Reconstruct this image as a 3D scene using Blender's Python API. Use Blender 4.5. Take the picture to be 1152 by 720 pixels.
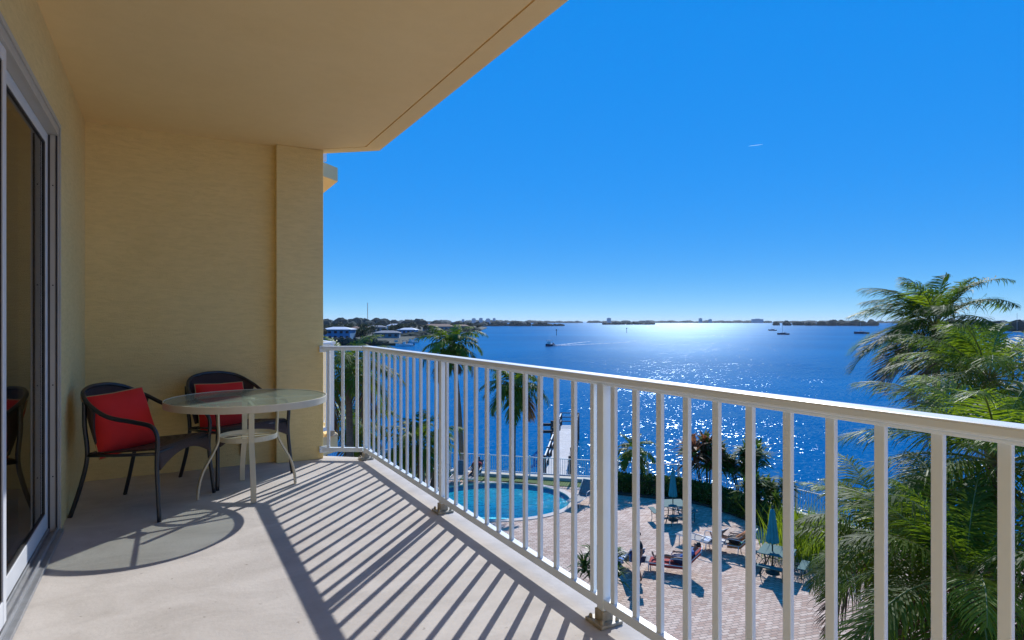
import bpy, bmesh, math, random
from mathutils import Vector, Matrix, Euler, noise as mnoise
R = math.radians
sc = bpy.context.scene
for o in list(bpy.data.objects): bpy.data.objects.remove(o)
COL = sc.collection
random.seed(7)

# ------------------------------------------------------------------ camera, light, exposure
# world axes: x = outward from the flat, y = along the balcony, z up from the balcony floor
EYE = 1.283; YAW = 29.5; F = 690.0; CX = 576.0; HY = 361.5
cs, sn = math.cos(R(YAW)), math.sin(R(YAW))
cam_d = bpy.data.cameras.new('camera'); cam = bpy.data.objects.new('camera', cam_d); COL.objects.link(cam)
cam.location = (0, 0, EYE); cam.rotation_euler = (R(90), 0, -R(YAW))
cam_d.sensor_width = 36; cam_d.lens = 36*F/1152; cam_d.shift_y = 1.5/1152
cam_d.clip_start = 0.05; cam_d.clip_end = 60000
sc.camera = cam
SUN_EL = 35.0; SKYV = 5.8; HAZE = .00005
SD = Vector((.26*cs + .966*sn, -.26*sn + .966*cs, 0)).normalized()      # horizontal direction towards the sun
SUN_AZ = math.atan2(SD.x, SD.y)
w = bpy.data.worlds.new('World'); sc.world = w; w.use_nodes = True
nt = w.node_tree; nt.nodes.clear()
sky = nt.nodes.new('ShaderNodeTexSky'); sky.sky_type = 'NISHITA'; sky.sun_disc = False
sky.sun_elevation = R(SUN_EL); sky.sun_rotation = SUN_AZ
sky.altitude = 0; sky.air_density = 0.5; sky.dust_density = 0.0; sky.ozone_density = 8.0
# the photograph's tone-mapped sky: brightness range compressed, hue kept
sh = nt.nodes.new('ShaderNodeSeparateColor'); sh.mode = 'HSV'; ch_ = nt.nodes.new('ShaderNodeCombineColor'); ch_.mode = 'HSV'
def wmath(op, src, val):
    n_ = nt.nodes.new('ShaderNodeMath'); n_.operation = op; nt.links.new(src, n_.inputs[0]); n_.inputs[1].default_value = val; return n_.outputs[0]
nt.links.new(sky.outputs[0], sh.inputs[0]); nt.links.new(wmath('SUBTRACT', sh.outputs[0], .006), ch_.inputs[0])
nt.links.new(wmath('MULTIPLY', sh.outputs[1], 1.19), ch_.inputs[1])
nt.links.new(wmath('MULTIPLY', wmath('POWER', wmath('MULTIPLY', sh.outputs[2], .1), .12), SKYV), ch_.inputs[2])
bg = nt.nodes.new('ShaderNodeBackground'); bg.inputs['Strength'].default_value = 0.10
wo = nt.nodes.new('ShaderNodeOutputWorld')
nt.links.new(ch_.outputs[0], bg.inputs[0]); nt.links.new(bg.outputs[0], wo.inputs[0])
sl = bpy.data.lights.new('sun', 'SUN'); sl.energy = 2.75; sl.angle = R(0.5); sl.color = (1.0, .995, .98)
so = bpy.data.objects.new('sun', sl); COL.objects.link(so)
sdir = Vector((SD.x*math.cos(R(SUN_EL)), SD.y*math.cos(R(SUN_EL)), math.sin(R(SUN_EL))))
so.rotation_euler = sdir.to_track_quat('Z', 'Y').to_euler(); so.location = (30, 30, 40)
vs = sc.view_settings; vs.view_transform = 'Standard'; vs.look = 'None'; vs.exposure = 0.74; vs.gamma = 1; vs.use_curve_mapping = False
sc.render.engine = 'CYCLES'
cy = sc.cycles; cy.use_denoising = True; cy.max_bounces = 14; cy.diffuse_bounces = 9; cy.transparent_max_bounces = 24
cy.caustics_reflective = False; cy.caustics_refractive = False; cy.sample_clamp_indirect = 6

# ------------------------------------------------------------------ placing helpers
def W(X, d, z=0.0):                      # right of the view axis, depth, height -> world
    return Vector((X*cs + d*sn, -X*sn + d*cs, z))
def D(px, py, d):                        # what stands at that depth
    return W((px-CX)/F*d, d, EYE - (py-HY)/F*d)
def G(px, py, z):                        # where that line meets a level
    d = (EYE-z)*F/(py-HY); return W((px-CX)/F*d, d, z)
def X(px, d, z): return W((px-CX)/F*d, d, z)
CAMROT = -R(YAW)                          # turning a thing so its own x runs parallel to the picture

# ------------------------------------------------------------------ mesh helpers
class MB:
    def __init__(s): s.v = []; s.f = []; s.m = []; s.sm = []
    def add(s, vs, fs, mi=0, smooth=False):
        b = len(s.v); s.v += [Vector(v) for v in vs]
        for f in fs: s.f.append([b+i for i in f]); s.m.append(mi); s.sm.append(smooth)
        return s
    def box(s, c, size, rot=0.0, mi=0, M=None):
        hx, hy, hz = size[0]/2, size[1]/2, size[2]/2
        vs = [Vector((x, y, z)) for x in (-hx, hx) for y in (-hy, hy) for z in (-hz, hz)]
        T = M if M is not None else Matrix.Rotation(rot, 3, 'Z')
        vs = [T @ v + Vector(c) for v in vs]
        return s.add(vs, [(0,1,3,2),(4,6,7,5),(0,4,5,1),(2,3,7,6),(0,2,6,4),(1,5,7,3)], mi)
    def bx(s, x0, x1, y0, y1, z0, z1, mi=0):
        return s.box(((x0+x1)/2, (y0+y1)/2, (z0+z1)/2), (abs(x1-x0), abs(y1-y0), abs(z1-z0)), 0, mi)
    def beam(s, a, b, wd, h, mi=0, up=(0,0,1)):
        a, b = Vector(a), Vector(b); t = (b-a); L = t.length; t.normalize()
        side = t.cross(Vector(up)); 
        if side.length < 1e-5: side = t.cross(Vector((0,1,0)))
        side.normalize(); u = side.cross(t)
        M = Matrix((side, t, u)).transposed()
        return s.box((a+b)/2, (wd, L, h), mi=mi, M=M)
    def prism(s, poly, z0, z1, mi=0):
        n = len(poly); ar = sum(poly[i][0]*poly[(i+1)%n][1]-poly[(i+1)%n][0]*poly[i][1] for i in range(n))
        if ar < 0: poly = poly[::-1]
        vs = [(p[0], p[1], z0) for p in poly] + [(p[0], p[1], z1) for p in poly]
        fs = [list(range(n-1, -1, -1)), list(range(n, 2*n))] + [(i, (i+1)%n, n+(i+1)%n, n+i) for i in range(n)]
        return s.add(vs, fs, mi)
    def sweep(s, pts, r, seg=8, mi=0, cap=True, flat=None, closed=False):
        pts = [Vector(p) for p in pts]; n = len(pts)
        rr = r if isinstance(r, (list, tuple)) else [r]*n
        tang = []
        for i in range(n):
            if closed: t = pts[(i+1)%n]-pts[i-1]
            else: t = pts[min(i+1, n-1)]-pts[max(i-1, 0)]
            tang.append(t.normalized() if t.length > 1e-9 else Vector((0,0,1)))
        ref = Vector((0,0,1)) if abs(tang[0].z) < .9 else Vector((1,0,0))
        nrm = (ref - tang[0]*ref.dot(tang[0])).normalized()
        vs = []
        for i in range(n):
            nrm = nrm - tang[i]*nrm.dot(tang[i]); nrm.normalize(); bn = tang[i].cross(nrm)
            for k in range(seg):
                a = 2*math.pi*k/seg
                cx_, cy_ = math.cos(a), math.sin(a)
                fx = flat if flat else 1.0
                vs.append(pts[i] + nrm*cx_*rr[i]*fx + bn*cy_*rr[i])
        fs = []
        for i in range(n if closed else n-1):
            j = (i+1) % n
            for k in range(seg):
                fs.append((i*seg+k, i*seg+(k+1)%seg, j*seg+(k+1)%seg, j*seg+k))
        if cap and not closed:
            fs.append(list(range(seg-1, -1, -1))); fs.append([(n-1)*seg+k for k in range(seg)])
        return s.add(vs, fs, mi, True)
    def lathe(s, prof, c=(0,0,0), seg=24, mi=0, smooth=True, sx=1, sy=1):
        vs = []; n = len(prof)
        for r, z in prof:
            for k in range(seg):
                a = 2*math.pi*k/seg
                vs.append((c[0]+r*sx*math.cos(a), c[1]+r*sy*math.sin(a), c[2]+z))
        fs = [(i*seg+k, i*seg+(k+1)%seg, (i+1)*seg+(k+1)%seg, (i+1)*seg+k) for i in range(n-1) for k in range(seg)]
        fs.append(list(range(seg-1, -1, -1))); fs.append([(n-1)*seg+k for k in range(seg)])
        return s.add(vs, fs, mi, smooth)
    def ring(s, r, z0, z1, th, c=(0,0,0), seg=64, mi=0):
        prof = [(r, z0), (r, z1), (r-th, z1), (r-th, z0)]; vs = []
        for rr, z in prof:
            for k in range(seg):
                a = 2*math.pi*k/seg; vs.append((c[0]+rr*math.cos(a), c[1]+rr*math.sin(a), c[2]+z))
        fs = [(i*seg+k, i*seg+(k+1)%seg, ((i+1)%4)*seg+(k+1)%seg, ((i+1)%4)*seg+k) for i in range(4) for k in range(seg)]
        return s.add(vs, fs, mi, False)
    def ball(s, c, r, sx=1, sy=1, sz=1, rings=8, seg=12, mi=0):
        vs = []; fs = []; c = Vector(c)
        vs.append(c+Vector((0,0,r*sz)))
        for i in range(1, rings):
            t = math.pi*i/rings
            for k in range(seg):
                a = 2*math.pi*k/seg
                vs.append(c+Vector((r*sx*math.sin(t)*math.cos(a), r*sy*math.sin(t)*math.sin(a), r*sz*math.cos(t))))
        vs.append(c+Vector((0,0,-r*sz))); last = len(vs)-1
        for k in range(seg): fs.append((0, 1+k, 1+(k+1)%seg))
        for i in range(rings-2):
            for k in range(seg): fs.append((1+i*seg+k, 1+(i+1)*seg+k, 1+(i+1)*seg+(k+1)%seg, 1+i*seg+(k+1)%seg))
        for k in range(seg): fs.append((last, 1+(rings-2)*seg+(k+1)%seg, 1+(rings-2)*seg+k))
        return s.add(vs, fs, mi, True)
    def sheet(s, fn, nu, nv, mi=0, th=0.0):
        P = [[Vector(fn(i/nu, j/nv)) for j in range(nv+1)] for i in range(nu+1)]
        vs = [p for r_ in P for p in r_]; k = nv+1
        fs = [(i*k+j, (i+1)*k+j, (i+1)*k+j+1, i*k+j+1) for i in range(nu) for j in range(nv)]
        return s.add(vs, fs, mi, True)
    def leaf(s, p, d, up, L, wd, mi=0):          # a small pointed leaf
        d = Vector(d).normalized(); sd = d.cross(Vector(up))
        if sd.length < 1e-4: sd = d.cross(Vector((1,0,.1)))
        sd.normalize(); p = Vector(p)
        return s.add([p, p+d*L*.45+sd*wd/2, p+d*L, p+d*L*.45-sd*wd/2], [(0,1,2,3)], mi)
    def build(s, name, mats, parent=None, world=False, origin=None, bevel=0.0, solid=0.0):
        me = bpy.data.meshes.new(name)
        off = Vector((0,0,0))
        if world and parent is not None:
            q = parent
            while q is not None: off += q.location; q = q.parent
        if origin is not None: off = Vector(origin)
        me.from_pydata([v-off for v in s.v], [], s.f)
        if not isinstance(mats, (list, tuple)): mats = [mats]
        for m in mats: me.materials.append(m)
        me.polygons.foreach_set('material_index', s.m); me.polygons.foreach_set('use_smooth', s.sm)
        me.update()
        o = bpy.data.objects.new(name, me); COL.objects.link(o)
        if parent is not None: o.parent = parent
        if origin is not None: o.location = Vector(origin)
        if solid:
            md = o.modifiers.new('thickness', 'SOLIDIFY'); md.thickness = solid; md.offset = 0
        if bevel:
            md = o.modifiers.new('edge', 'BEVEL'); md.width = bevel; md.segments = 2; md.limit_method = 'ANGLE'; md.angle_limit = R(40)
        return o
def tag(o, label=None, cat=None, group=None, kind=None):
    if label: o['label'] = label
    if cat: o['category'] = cat
    if group: o['group'] = group
    if kind: o['kind'] = kind
    return o
def empty(name, loc, rz=0.0):
    o = bpy.data.objects.new(name, None); COL.objects.link(o); o.location = loc; o.rotation_euler = (0, 0, rz); o.empty_display_size = .2
    return o
KIDS = {}
def copy_tree(o, parent=None):
    c = o.copy(); COL.objects.link(c)
    if parent is not None: c.parent = parent
    for ch in [q for q in bpy.data.objects if q.parent == o]: copy_tree(ch, c)
    return c
def smooth(pts, n=6):
    pts = [Vector(p) for p in pts]; out = []
    for i in range(len(pts)-1):
        p0 = pts[max(i-1, 0)]; p1 = pts[i]; p2 = pts[i+1]; p3 = pts[min(i+2, len(pts)-1)]
        for k in range(n):
            t = k/n
            out.append(.5*((2*p1)+(p2-p0)*t+(2*p0-5*p1+4*p2-p3)*t*t+(3*p1-p0-3*p2+p3)*t**3))
    out.append(pts[-1]); return out

# ------------------------------------------------------------------ materials
def nodes(name):
    m = bpy.data.materials.new(name); m.use_nodes = True; t = m.node_tree; t.nodes.clear()
    out = t.nodes.new('ShaderNodeOutputMaterial'); return m, t, out
def N(t, kind, **kw):
    n = t.nodes.new(kind)
    for k, v in kw.items():
        if k in n.inputs: n.inputs[k].default_value = v
        else: setattr(n, k, v)
    return n
def mat(name, c, rough=.6, var=.12, scale=6.0, bump=0.0, bscale=60.0, metal=0.0, spec=.5, c2=None, stretch=None, coat=0.0, detail=5.0, bdist=.01):
    m, t, out = nodes(name); L = t.links.new
    b = N(t, 'ShaderNodeBsdfPrincipled', Roughness=rough, Metallic=metal)
    b.inputs['Specular IOR Level'].default_value = spec
    if coat: b.inputs['Coat Weight'].default_value = coat
    tc = N(t, 'ShaderNodeTexCoord'); src = tc.outputs['Object']
    if stretch:
        mp = N(t, 'ShaderNodeMapping'); mp.inputs['Scale'].default_value = stretch; L(src, mp.inputs[0]); src = mp.outputs[0]
    nz = N(t, 'ShaderNodeTexNoise', Scale=scale, Detail=detail); L(src, nz.inputs['Vector'])
    cr = N(t, 'ShaderNodeValToRGB'); e = cr.color_ramp.elements
    c2 = c2 or tuple(max(0, x*(1-var)) for x in c)
    e[0].position = .32; e[0].color = (*c2, 1); e[1].position = .68; e[1].color = (*c, 1)
    L(nz.outputs['Fac'], cr.inputs[0]); L(cr.outputs[0], b.inputs['Base Color'])
    if bump:
        n2 = N(t, 'ShaderNodeTexNoise', Scale=bscale, Detail=6.0); L(src, n2.inputs['Vector'])
        bp = N(t, 'ShaderNodeBump', Strength=bump, Distance=bdist); L(n2.outputs['Fac'], bp.inputs['Height']); L(bp.outputs[0], b.inputs['Normal'])
    L(b.outputs[0], out.inputs[0]); return m
def leafmat(name, c, c2, trans=.35, rough=.4, scale=2.0, tcol=None):
    m, t, out = nodes(name); L = t.links.new
    tc = N(t, 'ShaderNodeTexCoord'); nz = N(t, 'ShaderNodeTexNoise', Scale=scale, Detail=4.0); L(tc.outputs['Object'], nz.inputs['Vector'])
    cr = N(t, 'ShaderNodeValToRGB'); e = cr.color_ramp.elements
    e[0].position = .35; e[0].color = (*c2, 1); e[1].position = .65; e[1].color = (*c, 1); L(nz.outputs['Fac'], cr.inputs[0])
    b = N(t, 'ShaderNodeBsdfPrincipled', Roughness=rough); b.inputs['Specular IOR Level'].default_value = .22; L(cr.outputs[0], b.inputs['Base Color'])
    tr = N(t, 'ShaderNodeBsdfTranslucent'); tr.inputs[0].default_value = (*(tcol or tuple(min(1, x*1.6) for x in c)), 1)
    mx = N(t, 'ShaderNodeMixShader'); mx.inputs[0].default_value = trans
    L(b.outputs[0], mx.inputs[1]); L(tr.outputs[0], mx.inputs[2]); L(mx.outputs[0], out.inputs[0]); return m

def stucco(name, c, c2, strength=.35):
    m, t, out = nodes(name); L = t.links.new
    b = N(t, 'ShaderNodeBsdfPrincipled', Roughness=.85); b.inputs['Specular IOR Level'].default_value = .2
    ge = N(t, 'ShaderNodeNewGeometry')
    nz = N(t, 'ShaderNodeTexNoise', Scale=1.6, Detail=6.0, Roughness=.6); L(ge.outputs['Position'], nz.inputs['Vector'])
    cr = N(t, 'ShaderNodeValToRGB'); e = cr.color_ramp.elements; e[0].position = .3; e[0].color = (*c2, 1); e[1].position = .7; e[1].color = (*c, 1)
    L(nz.outputs['Fac'], cr.inputs[0])
    mp = N(t, 'ShaderNodeMapping'); mp.inputs['Scale'].default_value = (9, 9, 44); L(ge.outputs['Position'], mp.inputs[0])
    n2 = N(t, 'ShaderNodeTexNoise', Scale=1.0, Detail=9.0, Roughness=.72, Distortion=.5); L(mp.outputs[0], n2.inputs['Vector'])
    c2_ = N(t, 'ShaderNodeValToRGB'); e = c2_.color_ramp.elements; e[0].position = .3; e[0].color = (.87, .865, .85, 1); e[1].position = .6; e[1].color = (1, 1, 1, 1); L(n2.outputs['Fac'], c2_.inputs[0])  # relief shade put into the colour: hollows of the stucco ripples drawn darker
    mu = N(t, 'ShaderNodeMix', data_type='RGBA', blend_type='MULTIPLY'); mu.inputs[0].default_value = min(1, strength*1.6); L(cr.outputs[0], mu.inputs[6]); L(c2_.outputs[0], mu.inputs[7]); L(mu.outputs[2], b.inputs['Base Color'])
    n3 = N(t, 'ShaderNodeTexNoise', Scale=110.0, Detail=3.0); L(ge.outputs['Position'], n3.inputs['Vector'])
    ad = N(t, 'ShaderNodeMath', operation='MULTIPLY_ADD'); ad.inputs[1].default_value = .7; L(n3.outputs['Fac'], ad.inputs[0]); L(n2.outputs['Fac'], ad.inputs[2])
    bp = N(t, 'ShaderNodeBump', Strength=strength, Distance=.012); L(ad.outputs[0], bp.inputs['Height']); L(bp.outputs[0], b.inputs['Normal'])
    L(b.outputs[0], out.inputs[0]); return m

def concrete(name, c, c2):
    m, t, out = nodes(name); L = t.links.new
    b = N(t, 'ShaderNodeBsdfPrincipled', Roughness=.8); b.inputs['Specular IOR Level'].default_value = .25
    ge = N(t, 'ShaderNodeNewGeometry')
    mp = N(t, 'ShaderNodeMapping'); mp.inputs['Rotation'].default_value = (0, 0, R(24)); mp.inputs['Scale'].default_value = (1.5, 2.3, 1); L(ge.outputs['Position'], mp.inputs[0])
    nz = N(t, 'ShaderNodeTexNoise', Scale=1.7, Detail=9.0, Roughness=.66, Distortion=.6); L(mp.outputs[0], nz.inputs['Vector'])
    cr = N(t, 'ShaderNodeValToRGB'); e = cr.color_ramp.elements; e[0].position = .3; e[0].color = (*c2, 1); e[1].position = .62; e[1].color = (*c, 1)
    L(nz.outputs['Fac'], cr.inputs[0])
    vo = N(t, 'ShaderNodeTexNoise', Scale=23.0, Detail=2.0); L(ge.outputs['Position'], vo.inputs['Vector'])
    sp = N(t, 'ShaderNodeValToRGB'); e = sp.color_ramp.elements; e[0].position = .225; e[0].color = (.5, .46, .42, 1); e[1].position = .28; e[1].color = (1, 1, 1, 1)
    L(vo.outputs['Fac'], sp.inputs[0])
    mu = N(t, 'ShaderNodeMix', data_type='RGBA', blend_type='MULTIPLY'); mu.inputs[0].default_value = .8
    L(cr.outputs[0], mu.inputs[6]); L(sp.outputs[0], mu.inputs[7]); L(mu.outputs[2], b.inputs['Base Color'])
    n3 = N(t, 'ShaderNodeTexNoise', Scale=45.0, Detail=7.0); L(ge.outputs['Position'], n3.inputs['Vector'])
    bp = N(t, 'ShaderNodeBump', Strength=.25, Distance=.006); L(n3.outputs['Fac'], bp.inputs['Height']); L(bp.outputs[0], b.inputs['Normal'])
    L(b.outputs[0], out.inputs[0]); return m

def pavers(name):
    m, t, out = nodes(name); L = t.links.new
    b = N(t, 'ShaderNodeBsdfPrincipled', Roughness=.8)
    ge = N(t, 'ShaderNodeNewGeometry')
    mp = N(t, 'ShaderNodeMapping'); mp.inputs['Rotation'].default_value = (0, 0, R(12)); L(ge.outputs['Position'], mp.inputs[0])
    br = N(t, 'ShaderNodeTexBrick', Scale=1.0); br.inputs['Color1'].default_value = (.44, .265, .19, 1); br.inputs['Color2'].default_value = (.74, .57, .45, 1)
    br.inputs['Mortar'].default_value = (.25, .19, .16, 1); br.inputs['Mortar Size'].default_value = .012; br.inputs['Mortar Smooth'].default_value = .3
    br.inputs['Brick Width'].default_value = .24; br.inputs['Row Height'].default_value = .12; br.inputs['Bias'].default_value = .1
    L(mp.outputs[0], br.inputs['Vector'])
    nz = N(t, 'ShaderNodeTexNoise', Scale=.35, Detail=6.0); L(ge.outputs['Position'], nz.inputs['Vector'])
    cr = N(t, 'ShaderNodeValToRGB'); e = cr.color_ramp.elements; e[0].position = .3; e[0].color = (.78, .74, .7, 1); e[1].position = .7; e[1].color = (1.05, 1, .97, 1)
    L(nz.outputs['Fac'], cr.inputs[0])
    mu = N(t, 'ShaderNodeMix', data_type='RGBA', blend_type='MULTIPLY'); mu.inputs[0].default_value = 1
    L(br.outputs[0], mu.inputs[6]); L(cr.outputs[0], mu.inputs[7]); L(mu.outputs[2], b.inputs['Base Color'])
    bp = N(t, 'ShaderNodeBump', Strength=.5, Distance=.01); bp.invert = True; L(br.outputs['Fac'], bp.inputs['Height']); L(bp.outputs[0], b.inputs['Normal'])
    L(b.outputs[0], out.inputs[0]); return m

def sea_mat():
    m, t, out = nodes('sea_water'); L = t.links.new
    ge = N(t, 'ShaderNodeNewGeometry')
    n0 = N(t, 'ShaderNodeTexNoise', Scale=.012, Detail=5.0); L(ge.outputs['Position'], n0.inputs['Vector'])
    cr = N(t, 'ShaderNodeValToRGB'); e = cr.color_ramp.elements; e[0].position = .35; e[0].color = (.001, .098, .255, 1); e[1].position = .65; e[1].color = (.002, .135, .33, 1)
    L(n0.outputs['Fac'], cr.inputs[0])
    mp = N(t, 'ShaderNodeMapping'); mp.inputs['Rotation'].default_value = (0, 0, R(30)); mp.inputs['Scale'].default_value = (.55, 1.2, 1); L(ge.outputs['Position'], mp.inputs[0])
    # wave slopes: short chop plus longer waves, as a tilt of the surface normal
    def slope(scale, detail, amp):
        n_ = N(t, 'ShaderNodeTexNoise', Scale=scale, Detail=detail, Roughness=.62, Distortion=.4); L(mp.outputs[0], n_.inputs['Vector'])
        s_ = N(t, 'ShaderNodeVectorMath', operation='SUBTRACT'); s_.inputs[1].default_value = (.5, .5, .5); L(n_.outputs['Color'], s_.inputs[0])
        k_ = N(t, 'ShaderNodeVectorMath', operation='MULTIPLY'); k_.inputs[1].default_value = (amp, amp, 0); L(s_.outputs[0], k_.inputs[0]); return k_.outputs[0]
    v1 = N(t, 'ShaderNodeVectorMath', operation='ADD'); L(slope(3.5, 3.0, 1.26), v1.inputs[0]); L(slope(.22, 3.0, .42), v1.inputs[1])
    wp = N(t, 'ShaderNodeTexNoise', Scale=.018, Detail=4.0, Roughness=.6); L(mp.outputs[0], wp.inputs['Vector']); wr = N(t, 'ShaderNodeMapRange'); wr.inputs[1].default_value = .35; wr.inputs[2].default_value = .65; wr.inputs[3].default_value = .82; wr.inputs[4].default_value = 1.12; L(wp.outputs['Fac'], wr.inputs[0])
    v0 = v1; v1 = N(t, 'ShaderNodeVectorMath', operation='SCALE'); L(v0.outputs[0], v1.inputs[0]); L(wr.outputs[0], v1.inputs['Scale'])
    v2 = N(t, 'ShaderNodeVectorMath', operation='ADD'); v2.inputs[1].default_value = (0, 0, 1); L(v1.outputs[0], v2.inputs[0])
    bp = N(t, 'ShaderNodeVectorMath', operation='NORMALIZE'); L(v2.outputs[0], bp.inputs[0])
    df = N(t, 'ShaderNodeBsdfDiffuse'); L(cr.outputs[0], df.inputs[0])
    gl = N(t, 'ShaderNodeBsdfGlossy', Roughness=.19); gl.distribution = 'BECKMANN'; gl.inputs[0].default_value = (.72, .88, 1, 1); L(bp.outputs[0], gl.inputs['Normal'])
    fr = N(t, 'ShaderNodeFresnel', IOR=1.33); L(bp.outputs[0], fr.inputs['Normal'])
    f2 = N(t, 'ShaderNodeMath', operation='MULTIPLY'); f2.inputs[1].default_value = .42; L(fr.outputs[0], f2.inputs[0])
    mx = N(t, 'ShaderNodeMixShader'); L(f2.outputs[0], mx.inputs[0]); L(df.outputs[0], mx.inputs[1]); L(gl.outputs[0], mx.inputs[2])
    # the chop too fine to draw, as a rough mirror: the glitter band towards the horizon
    g2 = N(t, 'ShaderNodeBsdfGlossy', Roughness=.43); g2.distribution = 'BECKMANN'; g2.inputs[0].default_value = (.66, .86, 1, 1)
    f3 = N(t, 'ShaderNodeFresnel', IOR=1.33); f4 = N(t, 'ShaderNodeMath', operation='MULTIPLY'); f4.inputs[1].default_value = .12; f5 = N(t, 'ShaderNodeMath', operation='POWER'); f5.inputs[1].default_value = 5.0; L(f3.outputs[0], f5.inputs[0]); L(f5.outputs[0], f4.inputs[0])
    m2 = N(t, 'ShaderNodeMixShader'); L(f4.outputs[0], m2.inputs[0]); L(mx.outputs[0], m2.inputs[1]); L(g2.outputs[0], m2.inputs[2]); L(m2.outputs[0], out.inputs[0]); return m

def pane_mat(name, tint, refl_rough=0.0, body=0.0, bodycol=(.8,.85,.8), ior=1.5, trans_body=0.0, ripple=0.0):
    m, t, out = nodes(name); L = t.links.new
    tr = N(t, 'ShaderNodeBsdfTransparent'); tr.inputs[0].default_value = (*tint, 1)
    gl = N(t, 'ShaderNodeBsdfGlossy', Roughness=refl_rough); f0 = N(t, 'ShaderNodeFresnel', IOR=ior); ge = N(t, 'ShaderNodeNewGeometry')
    fr = N(t, 'ShaderNodeMath', operation='MULTIPLY'); iv = N(t, 'ShaderNodeMath', operation='SUBTRACT'); iv.inputs[0].default_value = 1
    L(ge.outputs['Backfacing'], iv.inputs[1]); L(f0.outputs[0], fr.inputs[0]); L(iv.outputs[0], fr.inputs[1])
    src = tr.outputs[0]
    if ripple:
        nz = N(t, 'ShaderNodeTexNoise', Scale=3.2, Detail=3.0, Distortion=.5); g0 = N(t, 'ShaderNodeNewGeometry'); L(g0.outputs['Position'], nz.inputs['Vector'])
        rb = N(t, 'ShaderNodeBump', Strength=1.0, Distance=ripple); L(nz.outputs['Fac'], rb.inputs['Height']); L(rb.outputs[0], gl.inputs['Normal']); L(rb.outputs[0], f0.inputs['Normal'])
    if body:
        df = N(t, 'ShaderNodeBsdfDiffuse'); df.inputs[0].default_value = (*bodycol, 1)
        tl = N(t, 'ShaderNodeBsdfTranslucent'); tl.inputs[0].default_value = (*bodycol, 1)
        m0 = N(t, 'ShaderNodeMixShader'); m0.inputs[0].default_value = trans_body; L(df.outputs[0], m0.inputs[1]); L(tl.outputs[0], m0.inputs[2])
        m1 = N(t, 'ShaderNodeMixShader'); m1.inputs[0].default_value = body; L(src, m1.inputs[1]); L(m0.outputs[0], m1.inputs[2]); src = m1.outputs[0]
    mx = N(t, 'ShaderNodeMixShader'); L(fr.outputs[0], mx.inputs[0]); L(src, mx.inputs[1]); L(gl.outputs[0], mx.inputs[2]); L(mx.outputs[0], out.inputs[0])
    return m

def wicker_mat():
    m, t, out = nodes('wicker'); L = t.links.new
    b = N(t, 'ShaderNodeBsdfPrincipled', Roughness=.5); tc = N(t, 'ShaderNodeTexCoord')
    w1 = N(t, 'ShaderNodeTexWave', Scale=55.0, wave_type='BANDS', bands_direction='X'); w2 = N(t, 'ShaderNodeTexWave', Scale=42.0, wave_type='BANDS', bands_direction='Z')
    L(tc.outputs['Object'], w1.inputs['Vector']); L(tc.outputs['Object'], w2.inputs['Vector'])
    mu = N(t, 'ShaderNodeMath', operation='MAXIMUM'); L(w1.outputs['Fac'], mu.inputs[0]); L(w2.outputs['Fac'], mu.inputs[1])
    cr = N(t, 'ShaderNodeValToRGB'); e = cr.color_ramp.elements; e[0].color = (.012, .008, .008, 1); e[1].color = (.085, .046, .040, 1)
    L(mu.outputs[0], cr.inputs[0]); L(cr.outputs[0], b.inputs['Base Color'])
    bp = N(t, 'ShaderNodeBump', Strength=.8, Distance=.004); L(mu.outputs[0], bp.inputs['Height']); L(bp.outputs[0], b.inputs['Normal'])
    L(b.outputs[0], out.inputs[0]); return m

def foam_mat():
    m, t, out = nodes('foam'); L = t.links.new
    ge = N(t, 'ShaderNodeNewGeometry'); nz = N(t, 'ShaderNodeTexNoise', Scale=.7, Detail=6.0, Roughness=.7); L(ge.outputs['Position'], nz.inputs['Vector'])
    cr = N(t, 'ShaderNodeValToRGB'); e = cr.color_ramp.elements; e[0].position = .42; e[0].color = (0,0,0,1); e[1].position = .6; e[1].color = (1,1,1,1); L(nz.outputs['Fac'], cr.inputs[0])
    df = N(t, 'ShaderNodeBsdfDiffuse'); df.inputs[0].default_value = (.85, .88, .9, 1); tr = N(t, 'ShaderNodeBsdfTransparent')
    mx = N(t, 'ShaderNodeMixShader'); L(cr.outputs[0], mx.inputs[0]); L(tr.outputs[0], mx.inputs[1]); L(df.outputs[0], mx.inputs[2]); L(mx.outputs[0], out.inputs[0]); return m

def haze_land(name, c): return mat(name, c, .9, .4, .02, spec=.1)

M = {}
M['wall'] = stucco('cream_stucco', (.875, .69, .335), (.835, .65, .305), .6)
M['ceil'] = stucco('cream_ceiling', (.89, .68, .35), (.86, .645, .32), .15)
M['floor'] = concrete('deck_concrete', (.60, .545, .49), (.47, .42, .37))
M['white'] = mat('white_powder_coat', (.80, .865, .91), .38, .04, 9, .03, 300)
M['shoe'] = mat('post_shoe_metal', (.50, .44, .33), .5, .4, 30, .1, 120)
M['alu'] = mat('window_aluminium', (.74, .75, .77), .35, .06, 5, metal=.0)
M['jamb'] = mat('jamb_aluminium', (.50, .47, .42), .4, .08, 5)
M['gasket'] = mat('dark_gasket', (.03, .03, .035), .5, .2, 20)
M['sill'] = mat('sill_aluminium', (.42, .43, .45), .4, .2, 18, metal=.6)
M['glass'] = pane_mat('door_glass', (.62, .62, .60), 0.0, ior=1.6)
M['tglass'] = pane_mat('frosted_table_glass', (.87, .91, .88), .12, .22, (.60, .80, .73), 1.5, .4)
M['cream'] = mat('cream_metal', (.68, .60, .44), .4, .06, 12)
M['frame'] = mat('charcoal_tube', (.018, .020, .026), .32, .2, 10, spec=.6)
M['wicker'] = wicker_mat()
M['red'] = mat('red_canvas', (.80, .022, .016), .85, .12, 5, .35, 500, bdist=.002)
M['pipe'] = mat('tan_piping', (.55, .38, .16), .8, .1, 20)
M['room'] = mat('room_plaster', (.62, .50, .34), .8, .05, 3)
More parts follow.
